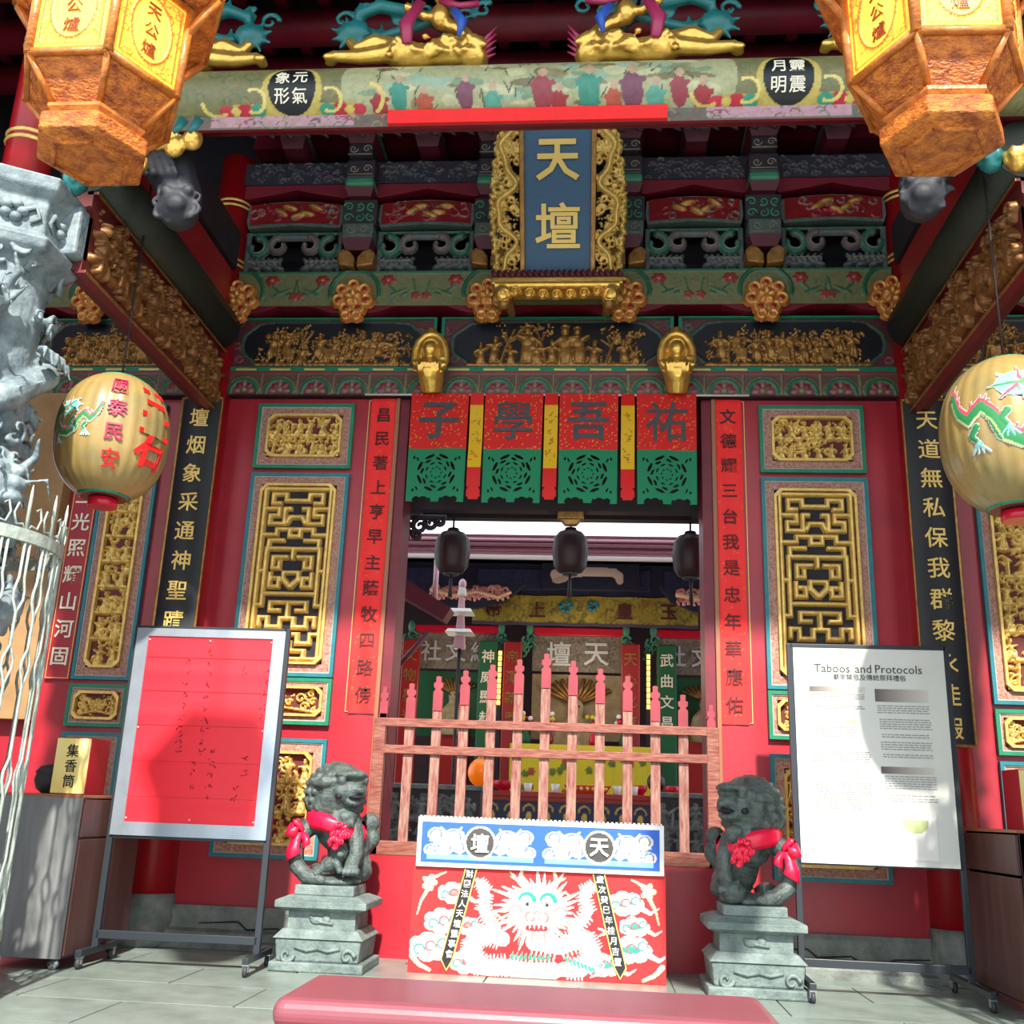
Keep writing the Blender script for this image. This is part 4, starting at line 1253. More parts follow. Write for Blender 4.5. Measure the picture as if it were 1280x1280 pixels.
# ------------------------------------------------------------------ carved stone dragon columns and their cages
def dragon_column(sx, side):
    x, y = sx * 3.28, -2.6
    t = thing('dragon_column', 'pale grey stone column carved with coiling dragon and clouds, %s' % side, 'column', (x, y, 0))
    rg = random.Random(12 + sx)
    g = MB()
    g.tube([(x, y, .3), (x, y, 4.2)], .25, 24)
    body = []
    for k in range(70):
        a = .16 * k * 1.45 + (0 if sx < 0 else PI); z = .55 + k * .052; rr = .29 + .04 * math.sin(k * .9)
        body.append((x + rr * math.cos(a), y + rr * math.sin(a), z))
    g.tube(body, [.06 + .04 * math.sin(PI * k / 69) for k in range(70)], 10)
    for k in range(0, 70, 2):
        p = body[k]; d = Vector((p[0] - x, p[1] - y, 0)).normalized()
        g.tube([p, tuple(Vector(p) + d * .13 + Vector((0, 0, .04)))], [.035, .006], 5)
    for k in range(420):
        a = rg.uniform(0, 2 * PI); z = rg.uniform(.4, 4.22); rr = rg.uniform(.25, .315)
        c = Vector((x + rr * math.cos(a), y + rr * math.sin(a), z))
        ta = Vector((-math.sin(a), math.cos(a), 0)); R0 = rg.uniform(.04, .085); ph = rg.uniform(0, 6); dn = rg.choice((-1, 1))
        pts = []; rs = []
        for i in range(10):
            an = ph + dn * i * .7; q = R0 * (1 - .08 * i)
            pts.append(c + ta * q * math.cos(an) + Vector((0, 0, 1)) * q * math.sin(an) + Vector((math.cos(a), math.sin(a), 0)) * .006 * i); rs.append(.021 - .0012 * i)
        g.tube(pts, rs, 6)
    # claws, whiskers and two dragon heads
    for (a, z) in ((-1.2, 3.75), (-.5, 2.7), (-2.0, 3.1), (-1.0, 1.7)):
        if sx > 0: a = PI - a
        d = Vector((math.cos(a), math.sin(a), 0)); ta = Vector((-math.sin(a), math.cos(a), 0)); c = Vector((x, y, z)) + d * .36
        g.ell(c, (.12, .12, .11)); g.ell(c + d * .12 + Vector((0, 0, -.02)), (.09, .09, .06)); g.ell(c + d * .14 + Vector((0, 0, -.1)), (.07, .07, .04))
        for s2 in (-1, 1):
            g.ell(c + d * .08 + ta * .06 * s2 + Vector((0, 0, .08)), .035)
            g.tube([c + ta * .08 * s2 + Vector((0, 0, .08)), c + ta * .16 * s2 + d * .05 + Vector((0, 0, .2)), c + ta * .13 * s2 + d * .1 + Vector((0, 0, .3))], [.035, .025, .01], 6)
            g.tube([c + d * .16 + ta * .05 * s2, c + d * .24 + ta * .14 * s2 + Vector((0, 0, .03)), c + d * .2 + ta * .2 * s2 + Vector((0, 0, -.1))], [.016, .014, .008], 5)
        for k in range(7):
            g.tube([c + ta * (.03 * k - .09), c - d * .02 + ta * (.07 * k - .21) + Vector((0, 0, .22 - .02 * abs(k - 3)))], [.04, .008], 5)
    for k in range(14):
        a = rg.uniform(0, 2 * PI); z = rg.uniform(.8, 4.0); d = Vector((math.cos(a), math.sin(a), 0)); c = Vector((x, y, z)) + d * .33
        for q in range(4): g.tube([c, c + d * .1 + Vector((-d.y, d.x, 0)) * (.06 * q - .09) + Vector((0, 0, -.04)), c + d * .12 + Vector((-d.y, d.x, 0)) * (.08 * q - .12) + Vector((0, 0, -.13))], [.028, .02, .006], 5)
    sculpt(g, 'carved_shaft', DSTONE, t, .0125, 1, fac=.4)
    MB().lathe([(.62, 0), (.62, .18), (.58, .22), (.60, .28), (.34, .30), (.30, .42)], (x, y, 0), 8, smooth=False).build('stone_base', DSTONE, t)
    cap = MB().lathe([(.27, 4.06), (.30, 4.12), (.40, 4.18), (.42, 4.24), (.36, 4.28), (.36, 4.50), (.43, 4.56), (.45, 4.64), (.3, 4.66)], (x, y, 0), 6, smooth=False, ph=PI / 6)
    cap.build('capital', DSTONE, t, bevel=.012)
    for k in range(6):
        a = PI / 6 + k * PI / 3 + PI / 6; d = Vector((math.cos(a), math.sin(a), 0)); ta = Vector((-d.y, d.x, 0)); c = Vector((x, y, 4.39)) + d * .325
        m_ = MB()
        for q in range(5):
            an = q * 2 * PI / 5; m_.ell(c + ta * .05 * math.cos(an) + Vector((0, 0, .045 * math.sin(an))), (.035, .035, .03))
        for s2 in (-1, 1):
            m_.tube([c + ta * .04 * s2, c + ta * .12 * s2 + Vector((0, 0, .05)), c + ta * .15 * s2 + Vector((0, 0, -.02)), c + ta * .1 * s2 + Vector((0, 0, -.06))], [.02, .018, .014, .008], 6)
        m_.build('carved_rosette', DSTONE, t)
    MB().box(x - .1 + sx * -.32, x + .1 + sx * -.32, y + .0, y + .16, 4.26, 4.60).build('bracket_arm', DSTONE, t, bevel=.02)
    MB().tube([(x, y, 4.66), (x, y, 6.6)], .14, 22).build('upper_shaft', REDCOL, t)
    for z in (5.02, 5.07, 5.75, 5.8):
        MB().lathe([(.143, -.014), (.155, 0), (.143, .014)], (x, y, z), 22, caps=False).build('gold_ring', GOLD, t)
dragon_column(-1, 'far left behind the iron cage')
dragon_column(1, 'at the right edge of the view')


def cage(sx, side):
    x, y = sx * 3.28, -2.6; RC = .57; Z0, Z1 = .31, 2.40
    t = thing('iron_cage', 'white painted iron lattice cage around the %s dragon column' % side, 'cage', (x, y, 0))
    for z, h in ((Z1, .035), (Z0, .03)):
        MB().lathe([(RC - .012, -h), (RC + .012, -h), (RC + .012, h), (RC - .012, h), (RC - .012, -h)], (x, y, z), 56, caps=False, smooth=False).build('hoop', IRON, t)
    N = 52
    for k in range(N):
        a0 = 2 * PI * k / N; da = PI / N
        pts = []
        sg = 1 if k % 2 else -1
        zz = Z0
        seq = [(Z0, 0), (.36, 0), (.42, .97), (.50, .97), (.56, 0), (.62, 0), (.70, .97), (1.02, .97), (1.10, 0), (1.15, 0), (1.22, .97), (1.60, .97), (1.68, 0), (1.73, 0), (1.80, .97), (1.98, .97), (2.05, 0), (2.10, 0), (2.17, .5), (Z1, .5)]
        for z, s_ in seq:
            a = a0 + sg * da * s_
            pts.append((x + RC * math.cos(a), y + RC * math.sin(a), z))
        MB().tube(pts, .0085, 5).build('bar', IRON, t)
    for k in range(18):
        a = 2 * PI * k / 18; d = Vector((math.cos(a), math.sin(a), 0)); ta = Vector((-d.y, d.x, 0)); c = Vector((x, y, Z1 + .03)) + d * RC
        m_ = MB()
        m_.tube([c, c + Vector((0, 0, .2)), c + Vector((0, 0, .26))], [.012, .01, .003], 5)
        for s2 in (-1, 1):
            m_.tube([c + ta * .005 * s2, c + ta * .03 * s2 + Vector((0, 0, .03)), c + ta * .07 * s2 + Vector((0, 0, .02)), c + ta * .09 * s2 + Vector((0, 0, .08)), c + ta * .07 * s2 + Vector((0, 0, .14)), c + ta * .05 * s2 + Vector((0, 0, .12))], .007, 5)
        m_.build('scroll_finial', IRON, t)
cage(-1, 'left')
cage(1, 'right')


# ------------------------------------------------------------------ big hexagonal carved wooden lanterns
def hex_lantern(x, y, z, rot, side, scale=1.0):
    t = thing('wooden_lantern', 'large hexagonal carved orange wooden lantern, lit, hanging top %s' % side, 'lantern', (x, y, z), rot)
    t.scale = (scale,) * 3
    def hexl(prof): return MB().lathe(prof, (0, 0, 0), 6, smooth=False, caps=True)
    hexl([(.16, 0), (.215, .02), (.235, .03), (.235, .10), (.20, .125)]).build('bottom_tray', WOODLAN, t, world=False, bevel=.006)
    for k in range(6):   # raised rim on the underside
        a = k * PI / 3; a2 = a + PI / 3
        MB().tube([(.16 * math.cos(a), .16 * math.sin(a), .0), (.16 * math.cos(a2), .16 * math.sin(a2), .0)], .012, 5).build('rim', WOODLAN, t, world=False)
    hexl([(.20, .125), (.215, .14), (.215, .155), (.19, .165)]).build('waist_moulding', mat('pale_orange_wood', S(214, 122, 44), .4, var=.5, vscale=14, bump=.3) if 'pale_orange_wood' not in MATS else MATS['pale_orange_wood'], t, world=False)
    hexl([(.19, .165), (.315, .30), (.325, .32)]).build('lower_skirt', WOODLAN, t, world=False)
    hexl([(.335, .735), (.335, .75), (.30, .76), (.46, .80), (.47, .84), (.24, .95), (.1, 1.02), (.04, 1.1)]).build('roof', WOODLAN, t, world=False)
    for k in range(6):
        a = k * PI / 3; d = Vector((math.cos(a), math.sin(a), 0))
        MB().tube([d * .325 + Vector((0, 0, .31)), d * .335 + Vector((0, 0, .745))], .022, 6).build('corner_post', MATS['pale_orange_wood'], t, world=False)
        MB().tube([d * .20 + Vector((0, 0, .165)), d * .325 + Vector((0, 0, .315))], .015, 5).build('skirt_rib', MATS['pale_orange_wood'], t, world=False)
        MB().tube([d * .33 + Vector((0, 0, .62)), d * .45 + Vector((0, 0, .80))], [.02, .02], 5).build('roof_brace', MATS['pale_orange_wood'], t, world=False)
        a2 = a + PI / 3; d2 = Vector((math.cos(a2), math.sin(a2), 0))
        for (r_, z_) in ((.325, .315), (.335, .74), (.465, .82)):
            MB().tube([d * r_ + Vector((0, 0, z_)), d2 * r_ + Vector((0, 0, z_))], .018, 5).build('rail', MATS['pale_orange_wood'], t, world=False)
        am = a + PI / 6; n_ = Vector((math.cos(am), math.sin(am), 0)); tn = Vector((-math.sin(am), math.cos(am), 0))
        cv = Cv(.285, .385, .005, bg=S(250, 178, 50)); rg = random.Random(k)
        cv.H[:] = .002
        for q in range(70): cv.arc(rg.uniform(-.13, .13), rg.uniform(.02, .37), rg.uniform(.008, .02), rg.uniform(0, 6), rg.uniform(3, 9), .003, h=.006, c=S(206, 112, 24), n=6)
        cv.path([(-.125, .015), (.125, .015), (.125, .37), (-.125, .37), (-.125, .015)], .004, h=.006, c=S(190, 96, 20))
        cv.dome(0, .19, .095, .155, 0, .002, S(252, 196, 70), over=2)
        cv.arc(0, .19, .095, 0, 2 * PI, .005, h=.01, c=S(184, 90, 18), n=40, ey=1.6)
        pl = lambda u, v, h, n_=n_, tn=tn: np.stack([n_.x * (.286 + .008 * v / .4 + h) + tn.x * u, n_.y * (.286 + .008 * v / .4 + h) + tn.y * u, .335 + v], -1)
        cv.mesh('lit_panel', pl, GLOWPAN, t, world=False)
        for j, ch in enumerate('天公爐'):
            put(ch, 0, .28 - j * .09, .07, pl, CARVEDK, t, weight=.0, h0=.002, depth=.006, world=False)
    MB().tube([(0, 0, 1.08), (0, 0, 2.6)], .012, 6).build('hanging_rod', CORD, t, world=False)
    l = point_light('lantern_bulb', (x, y, z + .5 * scale), 14, (1.0, .66, .25), .08)
CARVEDK = mat('dark_carved_orange', S(150, 66, 14), .5)
hex_lantern(-1.715, -4.5, 3.545, R(0), 'left', 1.0)
hex_lantern(1.69, -4.5, 3.53, R(1), 'right', 1.0)


# ------------------------------------------------------------------ round paper lanterns
def paper_lantern(x, y, z, rad, hh, side, what):
    t = thing('paper_lantern', 'large round oiled paper lantern %s, hanging %s' % (what, side), 'lantern', (x, y, z))
    def rz(v):
        q = np.clip(abs(v) / (hh / 2), 0, 1)
        return rad * np.sqrt(np.clip(1 - (q * .93) ** 2.4, 0.0, 1))
    n = 28
    prof = [(float(rz(-hh / 2 + hh * k / 22)), -hh / 2 + hh * k / 22) for k in range(23)]
    mb = MB(); vs = []; N = n * 4
    for (r_, z_) in prof:
        for k in range(N):
            a = 2 * PI * k / N; rr = r_ * (1 - .018 * abs(math.cos(a * n / 2)) ** 6)
            vs.append((rr * math.cos(a), rr * math.sin(a), z_))
    fs = [(i * N + k, i * N + (k + 1) % N, (i + 1) * N + (k + 1) % N, (i + 1) * N + k) for i in range(22) for k in range(N)]
    mb.add(vs, fs, 0, True); mb.build('paper_body', PAPERLAN, t, world=False)
    rb = float(rz(hh / 2))
    for s_ in (-1, 1):
        MB().lathe([(rb + .005, -.012), (rb + .022, 0), (rb + .005, .012)], (0, 0, s_ * hh * .485), 32, caps=False).build('green_ring', GREEN, t, world=False)
        MB().lathe([(rb * .5, s_ * .0), (rb, s_ * .0)] if s_ > 0 else [(rb, 0), (rb * .35, 0)], (0, 0, s_ * hh / 2), 32, caps=False).build('end_disc', MAROONM, t, world=False)
    MB().lathe([(rad * .24, -.055), (rad * .26, -.05), (rad * .26, .0), (rad * .24, .0)], (0, 0, -hh / 2 - .01), 24).build('red_cap', REDPL, t, world=False)
    MB().tube([(0, 0, hh / 2 - .01), (0, 0, hh / 2 + 1.9)], .008, 5).build('cord', CORD, t, world=False)
    ang0 = math.atan2(-8 - y, .397 - x)
    def place(u, v, h):
        a = ang0 + u / rad
        r_ = rz(v) + h + .003
        return np.stack([r_ * np.cos(a), r_ * np.sin(a), v + 0 * u], -1)
    return t, place
MAROONM = mat('maroon_lantern_end', S(120, 50, 46), .5)
REDPL = mat('red_plastic', S(196, 16, 44), .3)
t, pl = paper_lantern(-2.80, -1.9, 3.30, .355, .82, 'in front of the left column', 'with red characters')
for i, ch in enumerate('國泰民安'): put(ch, .0, .26 - i * .165, .125, pl, [MAGINK, MAGINK, MAGINK, REDINK][i], t, weight=.01, world=False)
put('三', .28, .19, .26, pl, REDINK, t, weight=.03, world=False)
put('石', .27, -.12, .27, pl, REDINK, t, weight=.03, world=False)
def dragon_art(cv, ox, flip=1, k=1.0):
    GRN, PNK, BLU = S(30, 120, 66), S(200, 60, 80), S(120, 176, 176)
    pts = [(-.34, .16), (-.3, .06), (-.24, -.0), (-.17, .06), (-.12, .0), (-.08, -.1), (.0, -.14), (.1, -.12), (.18, -.04), (.2, .06), (.14, .12), (.06, .1)]
    q = []
    for i in range(len(pts) - 1):
        for s_ in range(5):
            f = s_ / 5; q.append((ox + flip * k * (pts[i][0] * (1 - f) + pts[i + 1][0] * f), k * (pts[i][1] * (1 - f) + pts[i + 1][1] * f)))
    cv.path([(a, b + .018 * k) for a, b in q], .02 * k, .052 * k, .003, PNK, over=1)
    for i, (a, b) in enumerate(q[::2]): cv.path([(a, b), (a + .02 * math.sin(i), b + .07 * k)], .008 * k, .003 * k, .003, PNK, over=1)
    cv.path(q, .018 * k, .045 * k, .004, GRN, over=1)
    cv.path([(a, b - .03 * k) for a, b in q], .004 * k, h=.005, c=S(180, 190, 120), over=1)
    for (a, b) in ((-.2, -.08), (-.05, -.02), (.14, -.14), (.24, .0)):
        a = ox + flip * a * k; b *= k
        cv.path([(a, b + .04 * k), (a - .03 * k, b), (a + .01 * k, b - .05 * k)], .018 * k, .01 * k, .004, GRN, over=1)
        for s_ in range(4): cv.path([(a, b - .04 * k), (a - .04 * k + .03 * s_ * k, b - .09 * k)], .006 * k, .003 * k, .005, BLU, over=1)
    hx, hy = ox + flip * .02 * k, .16 * k
    cv.dome(hx, hy, .12 * k, .07 * k, 0, .005, BLU, over=1); cv.dome(hx + .04 * k * flip, hy - .02 * k, .07 * k, .03 * k, 0, .006, GRN, over=1)
    cv.dome(hx, hy - .005, .03 * k, .014 * k, 0, .006, S(210, 40, 40), over=1)
    for s_ in range(8):
        a = s_ * .8; cv.path([(hx, hy), (hx + .15 * k * math.cos(a), hy + .1 * k * math.sin(a))], .012 * k, .004 * k, .004, [BLU, GRN, PNK][s_ % 3], over=1)
cv = Cv(.34, .6, .006, u0=-.42, v0=-.26); dragon_art(cv, -.3, -1, .62); cv.H[cv.H < .001] = 0
cv.mesh('dragon_painting', pl, PAINTMATTE, t, cut=.001, world=False)
t, pl = paper_lantern(2.735, -2.3, 3.20, .385, .88, 'in front of the right column', 'with green dragon painting')
cv = Cv(.9, .74, .0065, u0=-.5, v0=-.34); dragon_art(cv, .05, 1, 1.12)
cv.mesh('dragon_painting', pl, PAINTMATTE, t, cut=.001, world=False)

# ------------------------------------------------------------------ banners over the door
t = thing('curtain_pole', 'thin white pole across the top of the doorway carrying the banners', 'pole', (0, -.1, 4.37))
MB().tube([(-1.59, -.1, 4.372), (1.6, -.1, 4.372)], .009, 8).build('rod', WHITE, t)
for x in (-1.5, -.0, 1.5): MB().tube([(x, -.06, 4.40), (x, -.1, 4.38)], .006, 5).build('hook', WHITE, t)
PC = PAINTMATTE
BANR = mat('banner_paper', S(255, 255, 255), .6, attr=True, trans=.35)
for i, ch in enumerate('子學吾祐'):
    xc = [-.945, -.325, .295, .93][i]; W = .485
    t = thing('papercut_banner', 'red over green papercut banner with black character, %s in the row' % ['leftmost', 'second from left', 'third from left', 'rightmost'][i], 'banner', (xc, -.11, 4.37), group='papercut banners over the doorway')
    wob = lambda u, v, h, xc=xc, i=i: np.stack([xc + u * (1 - .03 * (4.37 - v)), -.115 - h - .012 * np.sin(u * 14 + i) * (4.38 - v), v], -1)
    cv = Cv(W, .49, .008, bg=S(238, 26, 20), v0=3.885); cv.H[:] = .001; rg = random.Random(i)
    for k in range(150): cv.dome(rg.uniform(-W / 2, W / 2), rg.uniform(3.89, 4.37), .005, .005, c=S(235, 170, 60), over=2, h=.001)
    cv.mesh('red_paper', wob, BANR, t)
    put(ch, 0, 4.135, .36, wob, mat('grey_black_ink', S(62, 62, 64), .5, var=.3, vscale=20) if 'grey_black_ink' not in MATS else MATS['grey_black_ink'], t, weight=.010 if ch in '學祐' else .02, h0=.004, depth=.003)
    cv = Cv(W, .46, .0055, bg=S(12, 140, 92), v0=3.43); cv.H[:] = .001
    cy = 3.68
    def hole(x, y, rx, ry, a=0):
        sl = cv.win(x - .1, x + .1, y - .1, y + .1); X_, Y_ = cv.X[sl] - x, cv.Y[sl] - y
        ca, sa = math.cos(a), math.sin(a); d = ((X_ * ca + Y_ * sa) / (rx * 1.15)) ** 2 + ((-X_ * sa + Y_ * ca) / (ry * 1.5)) ** 2
        cv.H[sl][d < 1] = -1
    for k in range(8):
        a = k * PI / 4 + PI / 8
        hole(.15 * math.cos(a), cy + .15 * math.sin(a), .04, .011, a + PI / 2)
        hole(.12 * math.cos(a + .25), cy + .12 * math.sin(a + .25), .012, .02, a)
        hole(.085 * math.cos(a), cy + .085 * math.sin(a), .022, .007, a + PI / 2)
        hole(.045 * math.cos(a + .3), cy + .045 * math.sin(a + .3), .013, .006, a + PI / 2)
    for sx in (-1, 1):
        for dy in (-.15, .13): hole(sx * .19, cy + dy, .012, .012); hole(sx * .16, cy + dy * .9, .02, .008, sx)
        hole(sx * .10, 3.43, .05, .035); hole(sx * .16, 3.45, .03, .02, .5); hole(sx * .05, 3.425, .02, .03)
    sl = cv.H < 0
    cvm2 = cv.H.copy(); cv.H[sl] = 0
    cv.mesh('green_papercut', wob, BANR, t, cut=.0005)
for i, xc in enumerate([-.63, -.012, .615]):
    t = thing('ribbon_banner', 'narrow red and yellow paper ribbon, %s between the papercut banners' % ['left', 'middle', 'right'][i], 'banner', (xc, -.12, 4.37), group='narrow ribbons between banners')
    wob = lambda u, v, h, xc=xc, i=i: np.stack([xc + u, -.135 - h - .014 * np.sin(v * 9 + i), v], -1)
    cv = Cv(.11, .92, .008, bg=S(238, 30, 22), v0=3.45); cv.H[:] = .001
    cv.rect(-1, 1, 3.72, 4.26, .0015, S(250, 196, 16)); rg = random.Random(i + 9)
    for v in (4.14, 3.98, 3.82):
        for q in range(7):
            a, b = rg.uniform(-.03, .03), v + rg.uniform(-.05, .05)
            cv.path([(a, b), (a + rg.choice((-.02, .02, .0)), b + rg.choice((0, .03)))], .004, h=.002, c=S(190, 120, 20), over=1)
    cv.H[(abs(cv.X) > .055 - .0 * cv.Y) & (cv.Y < 3.5)] = 0
    cv.H[(cv.Y < 3.56) & (abs(cv.X) > .025 + .03 * np.abs(np.sin((cv.Y - 3.45) * 30)))] = 0
    cv.mesh('paper', wob, BANR, t, cut=.0005)

# ------------------------------------------------------------------ picket fence across the doorway
t = thing('picket_fence', 'worn red and pink wooden picket gate standing in the doorway', 'fence', (0, -.12, .7))
FY = -.12
tops = [1.93, 1.96, 2.02, 2.07, 2.12, 2.165, 2.215, 2.165, 2.11, 2.06, 1.99, 1.93, 1.86]
for k in range(13):
    x = -1.235 + k * .2065
    w = .036 if 0 < k < 12 else .03
    zt = tops[k]
    zb = .74 if 0 < k < 12 else 1.69
    if 0 < k < 12: MB().box(x - w, x + w, FY - .018, FY + .018, zb, zt - .26).build('picket', FENCEWOOD, t, bevel=.004)
    else: MB().box(x - w, x + w, FY - .018, FY + .018, zb, zt - .2).build('picket', FENCETIP, t, bevel=.004)
    tip = [(-w, -.27), (w, -.27), (w, -.12), (.5 * w, -.10), (.95 * w, -.085), (w, -.055), (.5 * w, -.045), (.55 * w, -.005), (.0, .0), (-.55 * w, -.005), (-.5 * w, -.045), (-w, -.055), (-.95 * w, -.085), (-.5 * w, -.10), (-w, -.12)]
    MB().prism([(x + a, zt + b) for a, b in tip], FY - .018, FY + .018).build('picket_tip', FENCETIP, t)
for z in (1.66, 1.46): MB().box(-1.28, 1.28, FY - .045, FY - .012, z - .032, z + .032).build('rail', FENCERAIL, t, bevel=.005)
MB().box(-1.28, 1.28, FY - .05, FY + .03, .70, .80).build('bottom_rail', FENCERAIL, t, bevel=.006)
for x in (-1.25, 1.25): MB().box(x - .045, x + .045, FY - .05, FY + .03, .70, 1.69).build('post', FENCERAIL, t, bevel=.006)

# ------------------------------------------------------------------ painted dragon board on the floor before the gate
t = thing('dragon_sign', 'red and blue painted board with white dragon and cloud paintings below the gate', 'sign', (.03, -.75, 0))
SY = -.75; SX = .03
MB().box(SX - .86, SX + .83, SY, SY + .06, .0, .68).build('red_board', PAPER_RED, t)
cv = Cv(1.68, .67, .0055, bg=S(196, 34, 36)); cv.H[:] = .001
WHT, CRM, TGR = S(204, 196, 190), S(226, 200, 156), S(36, 156, 134)
rg = random.Random(44)
def cloud(u, v, k, c2):
    for a in range(7):
        an = a * .9; cv.dome(u + k * .07 * math.cos(an), v + k * .04 * math.sin(an), k * .045, k * .032, 0, .004, WHT, over=1)
    cv.dome(u, v, k * .05, k * .02, 0, .005, c2, over=1); cv.path([(u + k * .09, v - k * .02), (u + k * .15, v - k * .05), (u + k * .2, v - k * .02)], k * .016, k * .004, .004, WHT, over=1)
    for a in range(3): cv.arc(u + k * (.06 * a - .06), v + k * .015 * (a - 1), k * .032, 0, 5, .0055, h=.006, c=S(150, 84, 84) if a % 2 else S(70, 130, 130), over=1, shrink=.5)
for (u, v, k) in ((-.56, .5, 1.0), (-.62, .32, 1.2), (-.70, .16, 1.3), (.58, .48, 1.1), (.64, .34, .9), (.62, .2, 1.2), (-.45, .08, 1.1), (.45, .1, 1.0), (-.46, .3, .8)):
    cloud(u, v, k, rg.choice([TGR, S(210, 120, 120), S(150, 190, 190)]))
# coiling white dragon: body loop, mane, head, claws
GRYL = S(150, 132, 126)
def scaly(pts, w0, w1):
    q = []
    for i in range(len(pts) - 1):
        for s_ in range(6):
            f = s_ / 6; q.append((pts[i][0] * (1 - f) + pts[i + 1][0] * f, pts[i][1] * (1 - f) + pts[i + 1][1] * f))
    for i in range(0, len(q) - 1):
        dx, dy = q[i + 1][0] - q[i][0], q[i + 1][1] - q[i][1]; L = math.hypot(dx, dy) + 1e-6
        w = w0 + (w1 - w0) * i / len(q)
        for sd in (-1, 1): cv.path([(q[i][0], q[i][1]), (q[i][0] - sd * dy / L * (w + .028), q[i][1] + sd * dx / L * (w + .028))], .014, .003, .004, WHT, over=1)
    cv.path(q, w0, w1, .006, WHT, over=1)
    for i in range(2, len(q), 2): cv.arc(q[i][0], q[i][1], w0 * .5, 0, 3, .003, h=.008, c=GRYL, over=1, n=5)
scaly([(-.02, .22), (.16, .2), (.32, .26), (.38, .16), (.3, .07), (.16, .06)], .05, .045)
scaly([(.12, .05), (-.05, .04), (-.2, .06), (-.34, .05), (-.43, .12), (-.42, .22), (-.32, .26), (-.2, .22)], .05, .045)
scaly([(-.28, .3), (-.36, .4), (-.34, .52), (-.42, .6)], .035, .015)
scaly([(.24, .3), (.34, .42), (.3, .54), (.4, .6)], .035, .015)
# head: flaming mane, antlers, brow, bulging eyes, broad nose, whiskers and fangs
for k in range(34):
    a = k * 2 * PI / 34; r1 = .24 + .05 * (k % 3)
    cv.path([(.14 * math.cos(a), .42 + .12 * math.sin(a)), (r1 * math.cos(a + .12), .42 + .8 * r1 * math.sin(a + .12))], .019, .004, .005, WHT, over=1)
cv.dome(.0, .43, .16, .15, 0, .007, WHT, over=1); cv.dome(.0, .32, .12, .08, 0, .008, WHT, over=1)
for sx in (-1, 1):
    cv.path([(sx * .07, .54), (sx * .12, .60), (sx * .11, .66)], .02, .01, .008, CRM, over=1); cv.path([(sx * .12, .59), (sx * .18, .62)], .012, .006, .008, CRM, over=1)
    cv.arc(sx * .07, .47, .05, .2, 2.9, .016, .008, .010, TGR, over=1); cv.dome(sx * .07, .455, .034, .024, 0, .010, S(226, 214, 200), over=1); cv.dome(sx * .065, .452, .012, .013, 0, .012, S(40, 40, 44), over=1)
    cv.arc(sx * .045, .375, .03, -1, 4.2, .009, .005, .011, S(214, 120, 110), over=1)
    cv.path([(sx * .09, .36), (sx * .2, .33), (sx * .27, .38), (sx * .33, .35)], .010, .004, .009, S(236, 190, 150), over=1)
    cv.arc(sx * .15, .40, .05, 0, 5, .007, .004, .009, GRYL, over=1, shrink=.6); cv.arc(sx * .17, .5, .04, 0, 5, .006, .003, .009, S(200, 206, 200), over=1, shrink=.6)
    for k in range(4): cv.path([(sx * (.02 + .025 * k), .315), (sx * (.02 + .025 * k), .29)], .008, .002, .011, WHT, over=1)
cv.dome(0, .40, .045, .028, 0, .011, S(240, 226, 220), over=1); cv.path([(-.02, .395), (0, .41), (.02, .395)], .005, h=.012, c=S(196, 90, 90), over=1)
cv.dome(0, .305, .085, .022, 0, .010, S(190, 40, 46), over=1)
for k in range(6): cv.path([(-.075 + .03 * k, .325), (-.075 + .03 * k, .300)], .008, .002, .012, WHT, over=1)
for k in range(9): cv.path([(-.1 + .025 * k, .28), (-.12 + .03 * k, .2)], .009, .003, .008, [GRYL, WHT, S(190, 210, 206)][k % 3], over=1)
for (u, v) in ((-.5, .34), (.47, .3), (-.2, .03), (.42, .05)):
    for k in range(4): cv.path([(u, v), (u + .07 * math.cos(k * .8 + 1.2), v + .06 * math.sin(k * .8 + 1.2))], .013, .004, .006, WHT, over=1)
for k in range(9): cv.path([(-.16 + .03 * k, .12), (-.15 + .03 * k, .155)], .011, .002, .008, TGR, over=1)
for k in range(8): cv.path([(.2 + .025 * k, .13 - .008 * k), (.215 + .025 * k, .095 - .008 * k)], .010, .002, .008, TGR, over=1)
for sx in (-1, 1):
    for (u, v) in ((.73, .56),):
        for k in range(5): cv.dome(sx * u + .03 * math.cos(k * 1.26), v + .03 * math.sin(k * 1.26), .026, .018, k * 1.26, .005, CRM, over=1)
        cv.path([(sx * .73, .53), (sx * .78, .44), (sx * .8, .36)], .014, .004, .005, CRM, over=1); cv.path([(sx * .71, .59), (sx * .62, .63)], .012, .004, .005, CRM, over=1)
    cv.path([(sx * .82, .1), (sx * .77, .05), (sx * .7, .02)], .018, .01, .005, CRM, over=1)
cv.mesh('dragon_painting', flat(SX - .015, SY - .001, .003), PAINTMATTE, t)
MB().box(SX - .84, SX + .82, SY - .03, SY + .07, .665, .985).build('header_box', WHITE, t, bevel=.004)
cv = Cv(1.60, .26, .0055, bg=S(40, 92, 190)); cv.H[:] = .001
